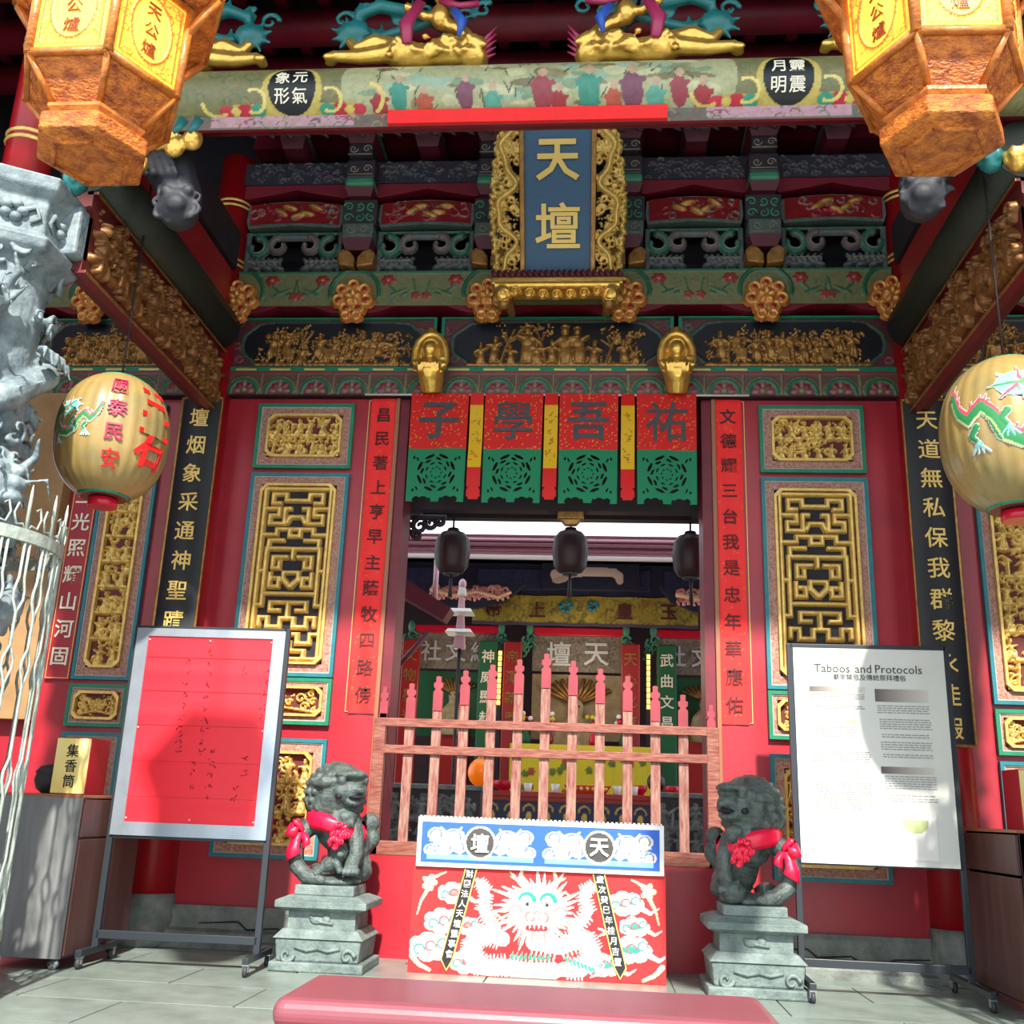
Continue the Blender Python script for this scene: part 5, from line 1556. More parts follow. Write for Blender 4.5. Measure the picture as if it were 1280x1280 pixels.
for u0 in (-.4, .4):
    for sx in (-1, 1):
        for (a, b, r_) in ((.18, .16, .08), (.24, .1, .07), (.3, .18, .06), (.14, .1, .05), (.33, .08, .05)):
            cv.dome(u0 + sx * a, b, r_, r_ * .75, 0, .004, WHT, over=1); cv.arc(u0 + sx * a, b, r_ * .6, -.5, 3.2, .005, h=.006, c=S(84, 108, 150), over=1); cv.dome(u0 + sx * a, b - .01, r_ * .25, r_ * .2, 0, .006, S(186, 196, 150), over=1)
        for k in range(6):
            a = k * 1.05; cv.path([(u0 + sx * .2, .14), (u0 + sx * .2 + .14 * math.cos(a), .14 + .1 * math.sin(a))], .02, .006, .004, WHT, over=1)
        cv.arc(u0 + sx * .22, .15, .05, 0, 5, .006, h=.006, c=S(160, 176, 190), over=1, shrink=.5)
        cv.arc(u0 + sx * .3, .1, .03, 0, 5, .005, h=.006, c=S(150, 170, 150), over=1, shrink=.5)
    cv.rect(u0 - .36, u0 + .36, .02, .05, .004, S(120, 190, 200))
    cv.dome(u0, .135, .108, .108, 0, .005, WHT, over=1); cv.dome(u0, .135, .094, .094, 0, .0, S(64, 62, 60), over=1)
cv.mesh('blue_header', flat(SX - .01, SY - .032, .695), PAINTMATTE, t)
put('壇', SX - .41, .83, .13, flat(0, SY - .038, 0), WHITE, t, weight=.015)
put('天', SX + .39, .83, .13, flat(0, SY - .038, 0), WHITE, t, weight=.025)
for k in range(56): MB().box(SX - .83 + k * .0295, SX - .815 + k * .0295, SY - .034, SY + .03, .985, .995).build('dentil', SILVER, t)
for sx, txt in ((-1, '財團法人天壇董事會'), (1, '歲次癸巳年桂月吉置')):
    xt, xb = SX + sx * .40 - .04 * 0, SX + sx * (.54)
    if sx < 0: xt, xb = SX - .465, SX - .60
    else: xt, xb = SX + .39, SX + .535
    g = MB(); w = .042
    g.prism([(xt - w, .66), (xt + w, .66), (xb + w, .09), (xb, .02), (xb - w, .09)], SY - .016, SY - .006); g.build('ribbon_edge', GOLDINK, t)
    g = MB(); w = .033
    g.prism([(xt - w, .66), (xt + w, .66), (xb + w, .095), (xb, .035), (xb - w, .095)], SY - .019, SY - .006); g.build('black_ribbon', BLACKINK, t)
    for i, ch in enumerate(txt):
        f = (i + .5) / 9.6; put(ch, xt + (xb - xt) * f, .66 - .60 * f, .052, flat(0, SY - .019, 0), WHITE, t, weight=.01, h0=.001, depth=.002)


# ------------------------------------------------------------------ stone lions with red ribbons
def lion(x, y, sx, side):
    """sx=+1: head turned to the viewer's right"""
    t = thing('stone_lion', 'seated dark green stone guardian lion on pedestal, %s' % side, 'statue', (x, y, 0), R(0))
    def XX(a): return sx * a
    # pedestal tiers
    MB().frustum(0, 0, 0, .06, .31, .27, .31, .27).build('foot_slab', STONE, t, world=False, bevel=.01)
    g = MB().frustum(0, 0, .06, .20, .27, .24, .285, .25).build('lower_tier', STONE, t, world=False, bevel=.012)
    for s2 in (-1, 1):
        m_ = MB(); m_.curl((s2 * .2, -.25, .1), .05, 1.0, .016, a0=0, dirn=s2); m_.tube([(s2 * .15, -.25, .15), (s2 * .07, -.25, .13), (0, -.25, .145)], .012, 6)
        m_.build('foot_scroll', STONE, t, world=False)
    MB().frustum(0, 0, .20, .255, .30, .265, .25, .215).build('lower_moulding', STONE, t, world=False, bevel=.006)
    MB().frustum(0, 0, .255, .36, .225, .19, .225, .19).build('waist', STONE, t, world=False)
    m_ = MB(); m_.ell((-.03, -.195, .31), (.05, .012, .025)); m_.ell((.03, -.195, .32), (.03, .012, .03)); m_.tube([(-.08, -.195, .33), (.0, -.2, .3), (.08, -.195, .29)], .01, 5)
    m_.build('carved_motif', STONE, t, world=False)
    MB().frustum(0, 0, .36, .385, .23, .2, .30, .26).frustum(0, 0, .385, .43, .305, .265, .305, .265).frustum(0, 0, .43, .46, .305, .265, .23, .2).build('cornice', STONE, t, world=False, bevel=.006)
    MB().frustum(0, 0, .46, .525, .2, .19, .2, .19).build('plinth', STONE, t, world=False, bevel=.008)
    g = MB(); Z = .525
    P = lambda a, b, c: (XX(a), b, Z + c)
    g.ell(P(.0, 0, .02), (.21, .19, .045))
    g.ell(P(.07, .1, .26), (.15, .14, .22)); g.ell(P(.0, .02, .36), (.15, .13, .15)); g.ell(P(.1, .14, .12), (.14, .12, .12))
    # big head, turned inwards
    g.ell(P(-.0, -.02, .60), (.205, .19, .205)); g.ell(P(-.03, .01, .55), (.215, .195, .205)); g.ell(P(-.02, 0, .45), (.17, .15, .14))
    g.ell(P(.10, -.10, .60), (.11, .11, .10)); g.ell(P(.135, -.13, .535), (.075, .085, .035)); g.ell(P(.15, -.14, .62), (.06, .07, .05))
    g.ell(P(.10, -.12, .44), (.07, .08, .05)); g.ell(P(.06, -.1, .42), (.09, .08, .06))
    g.ell(P(.19, -.17, .615), (.035, .035, .028))
    for e in (-1, 1):
        g.ell(P(.12 + e * .055, -.165 + e * .045, .675), (.032, .03, .028)); g.ell(P(.12 + e * .06, -.15 + e * .05, .715), (.05, .035, .02))
    g.ell(P(-.12, -.12, .66), (.08, .035, .035), Euler((0, .25 * sx, 0)).to_matrix()); g.ell(P(.16, .06, .68), (.03, .05, .035))
    g.ell(P(.07, -.17, .60), (.07, .06, .07)); g.ell(P(.17, -.09, .60), (.05, .07, .07))
    g.ell(P(.13, -.13, .72), (.09, .09, .035))
    # long flat ear laid back along the head, and crest
    g.tube([P(.02, -.185, .67), P(-.06, -.20, .665), P(-.13, -.175, .645)], [.03, .04, .022], 8); g.tube([P(.18, .02, .69), P(.12, .1, .70)], [.03, .02], 6)
    rg = random.Random(3)
    for r_ in range(9):   # rows of mane curls over crown, cheeks and nape
        ph = -.75 + r_ * .27
        for k in range(int(19 * math.cos(ph)) + 1):
            th = 2 * PI * (k + .5 * (r_ % 2)) / (int(19 * math.cos(ph)) + 1)
            n_ = Vector((math.cos(th) * math.cos(ph), math.sin(th) * math.cos(ph), math.sin(ph)))
            if n_.x * .62 + n_.y * -.78 > .42 and n_.z < .8: continue
            g.ell(P(-.02 + .205 * n_.x, .0 + .19 * n_.y, .585 + .205 * n_.z), .024, n=8, k=6)
    for k in range(6): g.tube([P(.03 + .022 * k, -.16 + .01 * k, .46), P(.0 + .03 * k, -.175, .40), P(.01 + .03 * k, -.165, .36)], [.022, .018, .006], 6)
    # fore legs: outer leg bows outwards to the base, inner leg straight down
    g.tube([P(-.13, -.02, .40), P(-.21, -.06, .33), P(-.245, -.09, .22), P(-.22, -.11, .11), P(-.14, -.13, .05), P(-.06, -.14, .04)], [.07, .065, .058, .055, .055, .05], 10)
    g.tube([P(.12, -.05, .40), P(.17, -.1, .30), P(.18, -.12, .2), P(.15, -.13, .1)], [.07, .055, .05, .05], 10)
    for k in range(4): g.ell(P(-.04 + .0 * k, -.18 + .03 * k, .035), (.04, .02, .03)); g.ell(P(.12 + .03 * k, -.17, .09), (.018, .035, .03))
    g.ell(P(.17, .12, .08), (.08, .13, .07)); g.ell(P(-.12, .12, .07), (.08, .1, .06))
    g.tube([P(.10, .16, .1), P(.19, .17, .26), P(.2, .17, .38)], [.05, .06, .05], 8); g.ell(P(.2, .17, .40), (.07, .06, .07)); g.ell(P(.22, .17, .3), (.06, .06, .07))
    sculpt(g, 'lion_body', LIONSTONE, t, .0095, 2, world=False, fac=.5)
    for e in (0,):  # solid dark ellipsoids stand in for the shade inside mouth and cheek
        MB().ell(P(.165, -.175, .57), (.055, .06, .014)).build('mouth_shade', NIGHT, t, world=False)
        MB().ell(P(.055, -.21, .575), (.028, .024, .024)).build('cheek_shade', NIGHT, t, world=False)
    g = MB()
    if sx > 0:   # cub
        g.ell(P(.02, -.13, .14), (.09, .06, .055), Euler((0, -.5, 0)).to_matrix()); g.ell(P(.07, -.15, .21), (.055, .05, .055)); g.ell(P(.09, -.19, .2), (.03, .03, .025))
        for k in range(8): g.ell(P(.07 + .05 * math.cos(k * .8), -.14, .22 + .05 * math.sin(k * .8)), .018)
        g.tube([P(-.02, -.15, .12), P(-.08, -.17, .06)], [.03, .025], 6); g.tube([P(.06, -.16, .15), P(.1, -.18, .08)], [.03, .025], 6)
        sculpt(g, 'cub', LIONSTONE, t, .009, 2, world=False)
    else:
        g.ell(P(.13, -.15, .075), (.075, .075, .072)); [g.ell(P(.13 + .07 * math.cos(k), -.17, .08 + .065 * math.sin(k)), .014) for k in range(6)]
        sculpt(g, 'ball', LIONSTONE, t, .009, 1, world=False)
    # ribbon
    rb = thing('red_ribbon', 'red satin ribbon with rosette tied around the neck of the %s lion' % ('left' if sx > 0 else 'right'), 'ribbon', (x, y, Z + .40))
    b = MB(); pts = []
    for k in range(25):
        a = 2 * PI * k / 24
        pts.append((x + XX(.0 + .195 * math.cos(a)), y + .0 + .185 * math.sin(a), Z + .41 - .05 * math.cos(a - .3) * 1 + .0 - (.035 if math.sin(a) < 0 else 0)))
    vs = []; fs = []
    for k, p in enumerate(pts):
        n_ = Vector((p[0] - x, p[1] - y, 0)).normalized()
        for j in range(4):
            f = j / 3 - .5; bulge = .018 * (1 - (2 * f) ** 2) + .006 * math.sin(k * 2.1 + j)
            vs.append((p[0] + n_.x * bulge, p[1] + n_.y * bulge, p[2] + f * .12))
        for j in range(4):
            f = .5 - j / 3
            vs.append((p[0] - n_.x * .03, p[1] - n_.y * .03, p[2] + f * .085))
    for k in range(24):
        for j in range(8):
            j2 = (j + 1) % 8; fs.append((k * 8 + j, (k + 1) * 8 + j, (k + 1) * 8 + j2, k * 8 + j2) if sx > 0 else (k * 8 + j, k * 8 + j2, (k + 1) * 8 + j2, (k + 1) * 8 + j))
    b.add(vs, fs, 0, True); b.build('band', RIBBON, rb)
    b = MB(); rg = random.Random(9); c = Vector((x + XX(.08), y - .235, Z + .315))
    for k in range(40):
        a = rg.uniform(0, 2 * PI); r_ = rg.uniform(.02, .075); d = Vector((math.cos(a), -.3, math.sin(a)))
        p = c + Vector((r_ * math.cos(a), -.03 * (1 - r_ / .08), r_ * math.sin(a)))
        M_ = Euler((rg.uniform(-.5, .5), a + PI / 2, rg.uniform(-.8, .8))).to_matrix()
        b.ell(p, (.026, .007, .02), M_, n=6, k=4)
    b.build('rosette', RIBBON, rb)
    sd = -1
    b = MB(); c = Vector((x + XX(-.21), y - .12, Z + .36))
    def sheet(pts, w0, w1):
        vs = []; n = len(pts)
        for i, p in enumerate(pts):
            w = w0 + (w1 - w0) * i / (n - 1); wv = .012 * math.sin(i * 1.7)
            for (a_, d_) in ((-w, -.006), (0, -.006 - .014), (w, -.006), (w, .006), (0, .006 - .006), (-w, .006)):
                vs.append(c + Vector((XX(p[0] + a_ * p[3]), p[1] + d_ + wv, p[2] + a_ * p[4])))
        fs = []
        for i in range(n - 1):
            for j in range(6):
                j2 = (j + 1) % 6; q = (i * 6 + j, i * 6 + j2, (i + 1) * 6 + j2, (i + 1) * 6 + j); fs.append(q)
        fs += [tuple(range(6))[::-1], tuple((n - 1) * 6 + j for j in range(6))]
        b.add(vs, fs, 0, True)
    sheet([(.02, -.01, -.02, .2, 1), (-.03, -.03, .03, .3, 1), (-.07, -.03, .02, .5, .9), (-.06, -.05, -.03, .8, .6), (-.01, -.05, -.03, .3, 1)], .02, .045)
    sheet([(.0, -.03, -.03, 1, .1), (-.02, -.05, -.08, 1, .1), (-.03, -.05, -.13, 1, .2), (-.02, -.05, -.19, 1, .6)], .025, .05)
    sheet([(.02, -.03, -.03, 1, .1), (.05, -.05, -.07, .8, .5), (.06, -.06, -.12, .8, .5)], .02, .035)
    b.build('bow', RIBBON, rb)
lion(-1.39, -.72, 1, 'left of the gate with cub')
lion(1.40, -.84, -1, 'right of the gate with ball')


# ------------------------------------------------------------------ notice board stands on casters
def stand(xc, y, w, zb, zt, yf, yb, label, rot=0.0):
    t = thing('notice_stand', label, 'notice board', (xc, y, 0), rot)
    T = .02
    for s in (-1, 1):
        MB().box(s * w / 2 - T, s * w / 2 + T, -T, T, .1, zt).build('post', STEELBLK, t, world=False, bevel=.003)
        MB().box(s * w / 2 - T, s * w / 2 + T, yf, yb, .075, .115).build('foot', STEELBLK, t, world=False, bevel=.003)
        for yy in (yf + .03, yb - .03):
            c = MB().lathe([(.0, -.012), (.034, -.012), (.034, .012), (.0, .012)], (0, 0, 0), 14, caps=False)
            c.v = [(s * w / 2 + v[2], yy + v[0], .034 + v[1]) for v in c.v]
            k = c.build('caster', RUBBER, t, world=False)
            MB().box(s * w / 2 - .018, s * w / 2 - .013, yy - .012, yy + .012, .03, .075).box(s * w / 2 + .013, s * w / 2 + .018, yy - .012, yy + .012, .03, .075).box(s * w / 2 - .02, s * w / 2 + .02, yy - .02, yy + .02, .065, .077).build('fork', CHROME, k, world=False)
    MB().box(-w / 2, w / 2, -T, T, .16, .21).build('cross_bar', STEELBLK, t, world=False, bevel=.003)
    MB().box(-w / 2, w / 2, -T, T, zt - .03, zt).build('top_bar', STEELBLK, t, world=False, bevel=.003)
    MB().box(-w / 2, w / 2, -T, T, zb - .02, zb + .01).build('lower_bar', STEELBLK, t, world=False, bevel=.003)
    return t
zb, zt, w = .80, 2.20, 1.06
t = stand(-2.285, -1.08, w, zb, zt, -.24, .30, 'black wheeled stand with aluminium framed red paper notice, left', R(1.5))
iw = w / 2 - .005
mb = MB(); ring(mb, [(-iw, zb), (iw, zb), (iw, zt - .02), (-iw, zt - .02)], [(-iw + .085, zb + .085), (iw - .085, zb + .085), (iw - .085, zt - .075), (-iw + .085, zt - .075)], -.035, 0); mb.build('aluminium_frame', ALU, t, world=False)
cv = Cv(2 * iw - .14, zt - zb - .15, .02, bg=S(240, 24, 46)); cv.H = .003 * np.sin(cv.Y * 11) ** 8
cv.mesh('red_paper', lambda u, v, h: np.stack([u, -.024 - h, zb + .08 + v], -1), BOARDRED, t, world=False)
for z in (1.05, 1.28, 1.52, 1.75, 1.98): MB().box(-iw + .09, iw - .09, -.0285, -.024, z, z + .002).build('fold_line', FOLDRED if 'FOLDRED' in globals() else mat('red_fold', S(190, 20, 34), .6), t, world=False)
rg = random.Random(8)
for (u, v0, v1) in ((.02, 1.2, 2.02), (-.14, 1.25, 1.95), (.10, .98, 1.36), (.26, 1.75, 1.9), (.34, 1.15, 1.3), (.28, .95, 1.12), (-.02, 1.0, 1.28), (.42, 1.5, 1.9)):
    n = int((v1 - v0) / .075)
    g = MB()
    for i in range(n):
        v = v1 - i * .075
        for q in range(4):
            a, b = u + rg.uniform(-.018, .018), v + rg.uniform(-.02, .02)
            g.tube([(a, -.0285, b), (a + rg.uniform(-.02, .02), -.0285, b + rg.uniform(-.022, .022))], .0022, 4)
    tag(g.build('brush_writing', FADEDINK, t, world=False), kind='stuff')
for (a, b) in ((-.43, 2.1), (.43, 2.1), (-.43, .91), (.43, .91), (0, .91), (-.43, 1.5), (.43, 1.5), (0, 2.1)): MB().ell((a, -.03, b), .006).build('pin', WHITE, t, world=False)

zb, zt, w = .80, 2.225, 1.04
t = stand(2.235, -.80, w, zb, zt, -.38, .40, 'black wheeled stand with white English notice headed Taboos and Protocols, right', R(-1.0))
mb = MB(); mb.box(-w / 2 + .02, w / 2 - .02, -.03, .012, zb - .01, zt - .03); mb.build('white_paper', BOARDWHT, t, world=False)
fp = lambda u, v, h: np.stack([u, -.031 - h, v + 0 * u], -1)
for wd, u in (('Taboos', -.245), ('and', -.038), ('Protocols', .195)): tag(put(wd, u, 2.06, .08, fp, DKTXT, t, name='lettering', world=False, latin=True, depth=.002, h0=.0005, weight=.0), kind='stuff')
put('廟宇禁忌及傳統祭拜禮俗', .0, 2.0, .044, fp, DKTXT, t, name='chinese_title', world=False, depth=.002, h0=.0005, weight=.0)
def bar(u0, u1, v0, v1, a, b, nm='heading_bar'):
    cv = Cv(u1 - u0, v1 - v0, .02, u0=u0, v0=v0); f = ((cv.X - u0) / (u1 - u0))[..., None]
    cv.C = np.array(a) * (1 - f) + np.array(b) * f
    cv.H[:] = .0012; cv.mesh(nm, fp, PAINTMATTE, t, world=False)
BK, PB = S(96, 84, 80), S(205, 200, 190)
bar(-.40, -.03, 1.90, 1.935, BK, PB); bar(.03, .38, 1.84, 1.925, BK, PB); bar(-.28, -.1, 1.69, 1.715, S(190, 180, 166), S(200, 170, 130)); bar(.04, .38, 1.37, 1.415, BK, PB); bar(-.22, -.1, 1.35, 1.38, S(190, 180, 170), S(200, 176, 140))
rg = random.Random(2)
def lines(u0, u1, vs, m=GREYTXT):
    g = MB()
    for v in vs:
        u = u0
        while u < u1 - .01:
            l = rg.uniform(.012, .04); e = min(u + l, u1); g.box(u, e, -.0325, -.0305, v, v + .0065); u = e + .006
    tag(g.build('small_print', m, t, world=False), kind='stuff')
lines(-.40, -.04, [1.88 - .014 * k for k in range(3)]); lines(-.39, -.04, [1.80, 1.786]); lines(.04, .38, [1.81 - .015 * k for k in range(4)])
lines(.05, .39, [1.72 - .015 * k for k in range(5)]); lines(.06, .37, [1.62, 1.605]); lines(.05, .38, [1.57 - .015 * k for k in range(4)]); lines(.06, .38, [1.49, 1.475])
lines(.06, .39, [1.35 - .015 * k for k in range(6)]); lines(.04, .39, [1.23, 1.21, 1.195]); lines(-.4, -.1, [1.66 - .015 * k for k in range(5)]); lines(-.4, -.02, [1.5 - .015 * k for k in range(5)]); lines(-.4, -.02, [1.3 - .015 * k for k in range(12)])
MB().box(.09, .37, -.0335, -.0315, .83, 1.10).build('pasted_leaflet', WHITE, t, world=False)
MB().prism([(.15, 1.08), (.32, 1.08), (.31, 1.03), (.27, 1.0), (.2, 1.0), (.16, 1.04)], -.036, -.033).build('map_print', mat('olive_print', S(176, 186, 130), .6), t, world=False)
lines(.14, .33, [.965], DKTXT)


# ------------------------------------------------------------------ cabinets and incense boxes
def cabinet(x, y, rot, sx, side):
    """local: drawer face towards -y; width along x, depth along y"""
    t = thing('cabinet', 'tall brown cabinet on casters, one drawer, %s' % side, 'cabinet', (x, y, 0), rot)
    W, D, H = .90, .52, 1.045
    MB().box(0, W, 0, D, .07, H - .02).build('body', CABBRN, t, world=False)
    MB().box(-.018 if sx < 0 else 0, 0 if sx < 0 else W, -.012 if sx < 0 else 0, D, .07, H - .015).build('side_panel', CABGREY if sx < 0 else CABBRN, t, world=False, bevel=.003)
    MB().box(-.02, W + .01, -.022, D, H - .02, H).build('top', CABEDGE, t, world=False, bevel=.004)
    MB().box(.012, W - .012, -.022, 0, H - .26, H - .03).build('drawer', CABBRN, t, world=False, bevel=.003)
    MB().box(.012, W - .012, -.022, 0, .085, H - .275).build('door', CABBRN, t, world=False, bevel=.003)
    for (a, b) in ((.06, .06), (W - .06, .06), (.06, D - .06), (W - .06, D - .06)):
        c = MB().lathe([(.0, -.012), (.034, -.012), (.034, .012), (.0, .012)], (0, 0, 0), 14, caps=False)
        c.v = [(a + v[2], b + v[0], .034 + v[1]) for v in c.v]
        c.build('caster', CHROME, t, world=False)
    return t
th = math.atan2(.62, .40)
# left cabinet: drawer face turned to the centre, grey side towards the viewer
cabinet(-2.885, -1.42, R(90), -1, 'left, behind the red notice')
cabinet(2.90, -.50, R(-90), 1, 'right, beside the white notice')

def incense_box(x, y, rot, side, w=.25, d=.24, z=1.045):
    t = thing('incense_box', 'red box with yellow label reading three characters on the %s cabinet' % side, 'box', (x, y, z), rot)
    MB().box(-w / 2, w / 2, 0, d, 0, .365).build('body', REDPL2, t, world=False, bevel=.004)
    MB().box(-w / 2 + .004, w / 2 - .004, -.003, 0, .006, .36).build('yellow_label', YLAB, t, world=False)
    pf = lambda u, v, h: np.stack([u, -.003 - h, v], -1)
    for i, ch in enumerate('集香筒'): put(ch, 0, .28 - i * .098, .088, pf, BLACKINK, t, world=False, weight=.01, depth=.002, h0=.0005)
REDPL2 = mat('dark_red_box', S(170, 22, 40), .5)
YLAB = mat('yellow_label_paper', S(246, 220, 110), .5, col2=S(250, 236, 170), vscale=3)
incense_box(-3.08, -1.25, R(-4), 'left')
incense_box(3.15, -1.15, R(3), 'right')
t = thing('round_pot', 'dark lidded pot behind the yellow labelled box, left cabinet', 'pot', (-3.30, -.98, 1.045))
MB().lathe([(.09, .0), (.13, .03), (.15, .09), (.14, .13), (.15, .14), (.12, .18), (.05, .2)], (-3.30, -.98, 1.045), 20).build('bowl', RUBBER, t)
MB().lathe([(.02, .2), (.035, .22), (.02, .245)], (-3.30, -.98, 1.045), 12).build('knob', RUBBER, t)
# ------------------------------------------------------------------ kneeling bench
t = thing('kneeling_bench', 'long red vinyl padded kneeling bench on the floor in the foreground', 'bench', (.18, -4.2, 0))
def pad(x0, x1, y0, y1, z0, z1, nm, bev):
    return MB().box(x0, x1, y0, y1, z0, z1).build(nm, VINYL, t, bevel=bev, segs=5)
pad(-.63, .99, -4.50, -3.97, .35, .45, 'top_cushion', .045)
pad(-.66, 1.02, -4.62, -3.95, .21, .355, 'lower_cushion', .04)
MB().box(-.62, .98, -4.58, -4.0, .06, .215).build('base_frame', MAROON, t, bevel=.01)
for xx in (-.55, .9):
    for yy in (-4.5, -4.08): MB().box(xx - .03, xx + .03, yy - .03, yy + .03, 0, .06).build('leg', STEELBLK, t)

# ------------------------------------------------------------------ dark paper lanterns beyond the doorway
for i, (x, z) in enumerate(((-.94, 3.29), (.135, 3.31), (1.21, 3.29))):
    t = thing('dark_lantern', 'small dark ribbed lantern against the bright eave, %s of three' % ['left', 'middle', 'right'][i], 'lantern', (x, 1.0, z), group='small dark lanterns beyond the doorway')
    n = 18; prof = [(.07, -.2), (.11, -.19), (.15, -.13), (.165, 0), (.15, .12), (.11, .175), (.06, .19), (.05, .22)]
    mb = MB(); N = n * 2
    vs = [(r_ * (1 if k % 2 else .94) * math.cos(2 * PI * k / N), r_ * (1 if k % 2 else .94) * math.sin(2 * PI * k / N), z_) for r_, z_ in prof for k in range(N)]
    mb.add(vs, [(a * N + k, a * N + (k + 1) % N, (a + 1) * N + (k + 1) % N, (a + 1) * N + k) for a in range(len(prof) - 1) for k in range(N)], 0, True)
    mb.build('ribbed_body', DARKLAN, t, world=False)
    MB().lathe([(.06, 0), (.075, .01), (.06, .03)], (0, 0, -.22), 14).build('base_ring', RUBBER, t, world=False)
    MB().tube([(0, 0, .2), (0, 0, .32)], .01, 5).build('hook', CORD, t, world=False)
    MB().tube([(0, 0, -.22), (0, 0, -.42)], [.012, .02], 6).build('tassel', CORD, t, world=False)
tag(MB().box(-1.7, 1.9, .94, 1.06, 3.60, 3.66).box(-1.3, -1.22, .4, .96, 3.60, 3.66).box(1.22, 1.3, .4, .96, 3.60, 3.66).build('lantern_rail', DARK), 'dark timber rail the small lanterns hang from', 'rail')
t = thing('corner_bracket', 'dark pierced carved bracket in the top left corner of the doorway', 'carving', (-1.2, .6, 3.3))
mb = MB()
for (a, b, r_) in ((-1.3, 3.44, .08), (-1.18, 3.42, .07), (-1.08, 3.45, .06), (-1.3, 3.32, .06), (-1.2, 3.34, .05), (-1.0, 3.47, .04)): mb.curl((a, .6, b), r_, 1.2, .026, a0=a * 9)
mb.tube([(-1.4, .6, 3.5), (-.95, .6, 3.5)], .025, 6); mb.tube([(-1.3, .62, 3.52), (-1.3, .44, 3.56)], .02, 6); mb.tube([(-1.38, .6, 3.52), (-1.38, .6, 3.22)], .025, 6)
mb.build('scrollwork', DARK, t)
t = thing('hanging_block', 'small brown carved block under the middle of the inner lintel', 'carving', (.13, .4, 3.4))
MB().box(.04, .26, .36, .46, 3.44, 3.52).frustum(.15, .41, 3.39, 3.44, .05, .04, .09, .05).build('block', OLDGOLD, t, bevel=.01)

# ------------------------------------------------------------------ rear hall across the courtyard
t = thing('rear_roof', 'pinkish white ribbed metal eave of the rear hall', 'roof', (0, 6, 4.4))
vs = []
for i, (y, z) in enumerate(((4.8, 4.20), (4.82, 4.29), (4.86, 4.31), (4.88, 4.385), (4.92, 4.40), (4.94, 4.475), (9, 5.1))): vs += [(-6, y, z), (6, y, z)]
g = MB(); g.add(vs, [(2 * i, 2 * i + 1, 2 * i + 3, 2 * i + 2) for i in range(6)]); g.build('eave_sheet', PINKWHITE, t)
MB().box(-6, 6, 4.76, 4.82, 4.15, 4.20).build('gutter', WHITE, t, bevel=.01)
for z in (4.25, 4.32, 4.385, 4.455): MB().box(-6, 6, 4.77, 4.87, z, z + .016).build('eave_ridge', PINKDK, t)
tag(MB().box(-6, 6, 8.6, 8.8, 0, 4.6).build('wall_rear', mat('rear_wall_paint', S(60, 30, 34), .6, var=.4)), kind='structure')
tag(MB().box(-6, 6, 6.0, 8.8, 4.38, 4.44).add([(-6, 4.8, 4.17), (6, 4.8, 4.17), (6, 6.1, 4.45), (-6, 6.1, 4.45), (-6, 4.8, 4.19), (6, 4.8, 4.19), (6, 6.1, 4.6), (-6, 6.1, 4.6)], [(3, 2, 1, 0), (4, 5, 6, 7), (0, 1, 5, 4), (1, 2, 6, 5), (2, 3, 7, 6), (3, 0, 4, 7)]).build('ceiling_rear', DARK), kind='structure')
M_NAVY = mat('dark_blue_beam', S(30, 34, 58), .5, var=.4)
t = thing('rear_beam', 'dark blue painted beam below the rear eave', 'beam', (0, 6.05, 3.95))
MB().box(-4, 4, 6.0, 6.2, 3.94, 4.42).build('timber', M_NAVY, t)
for k in range(5): MB().box(-2.6 + k * 1.3, -1.5 + k * 1.3, 5.97, 6.0, 4.0, 4.3).build('beam_panel', mat('blue_beam_panel', S(44, 50, 84), .5, var=.5, vscale=20) if 'blue_beam_panel' not in MATS else MATS['blue_beam_panel'], t, bevel=.01)
t = thing('brush_plaque', 'dark plaque with one broad pale brush stroke under the rear eave', 'plaque', (.27, 5.9, 4.0))
MB().box(-.4, .95, 5.9, 5.95, 4.0, 4.38).build('board', M_NAVY, t, bevel=.01)
cv = Cv(1.2, .32, .012, bg=S(196, 180, 170))
cv.path([(-.45, .15), (-.35, .17), (0, .2), (.35, .19), (.43, .13)], .07, .05, .006, S(206, 186, 170))
cv.dome(-.38, .1, .12, .06, .3, .006, S(180, 160, 140)); cv.dome(.43, .11, .05, .08, 0, .006)
cv.mesh('brush_stroke', flat(.25, 5.898, 4.06), PAINTMATTE, t, cut=.0005)
t = thing('yellow_tapestry', 'yellow embroidered tapestry with dark characters hanging in the rear hall', 'banner', (.2, 5.9, 3.5))
cv = Cv(3.1, .42, .018, bg=S(150, 132, 40)); rg = random.Random(6)
for k in range(260): cv.arc(rg.uniform(-1.5, 1.5), rg.uniform(0, .42), .04, 0, 4, .008, h=.004, c=rg.choice([S(110, 110, 40), S(170, 150, 60), S(90, 84, 40), S(130, 100, 40)]), over=1, n=6)
cv.rect(-2, 2, 0, .04, .01, S(70, 60, 80))
cv.mesh('cloth', lambda u, v, h: np.stack([.2 + u, 5.97 - h - .02 * np.sin(u * 12), 3.5 + v], -1), PAINTMATTE, t)
for i, ch in enumerate('帝上皇玉'): put(ch, [-1.05, -.45, .75, 1.35][i], 3.72, .24, flat(.0, 5.94, 0), FADEDINK, t, weight=.02)
t = thing('flower_ornament', 'small blue tinsel flower above the centre of the yellow tapestry', 'ornament', (.3, 5.85, 3.8))
for k in range(6): MB().ell((-.05 + .07 * math.cos(k), 5.93, 3.76 + .06 * math.sin(k)), (.035, .02, .035)).build('petal', TEAL, t)
for k in range(6): MB().ell((.32 + .06 * math.cos(k), 5.93, 3.78 + .05 * math.sin(k)), (.03, .02, .03)).build('petal', TEAL, t)
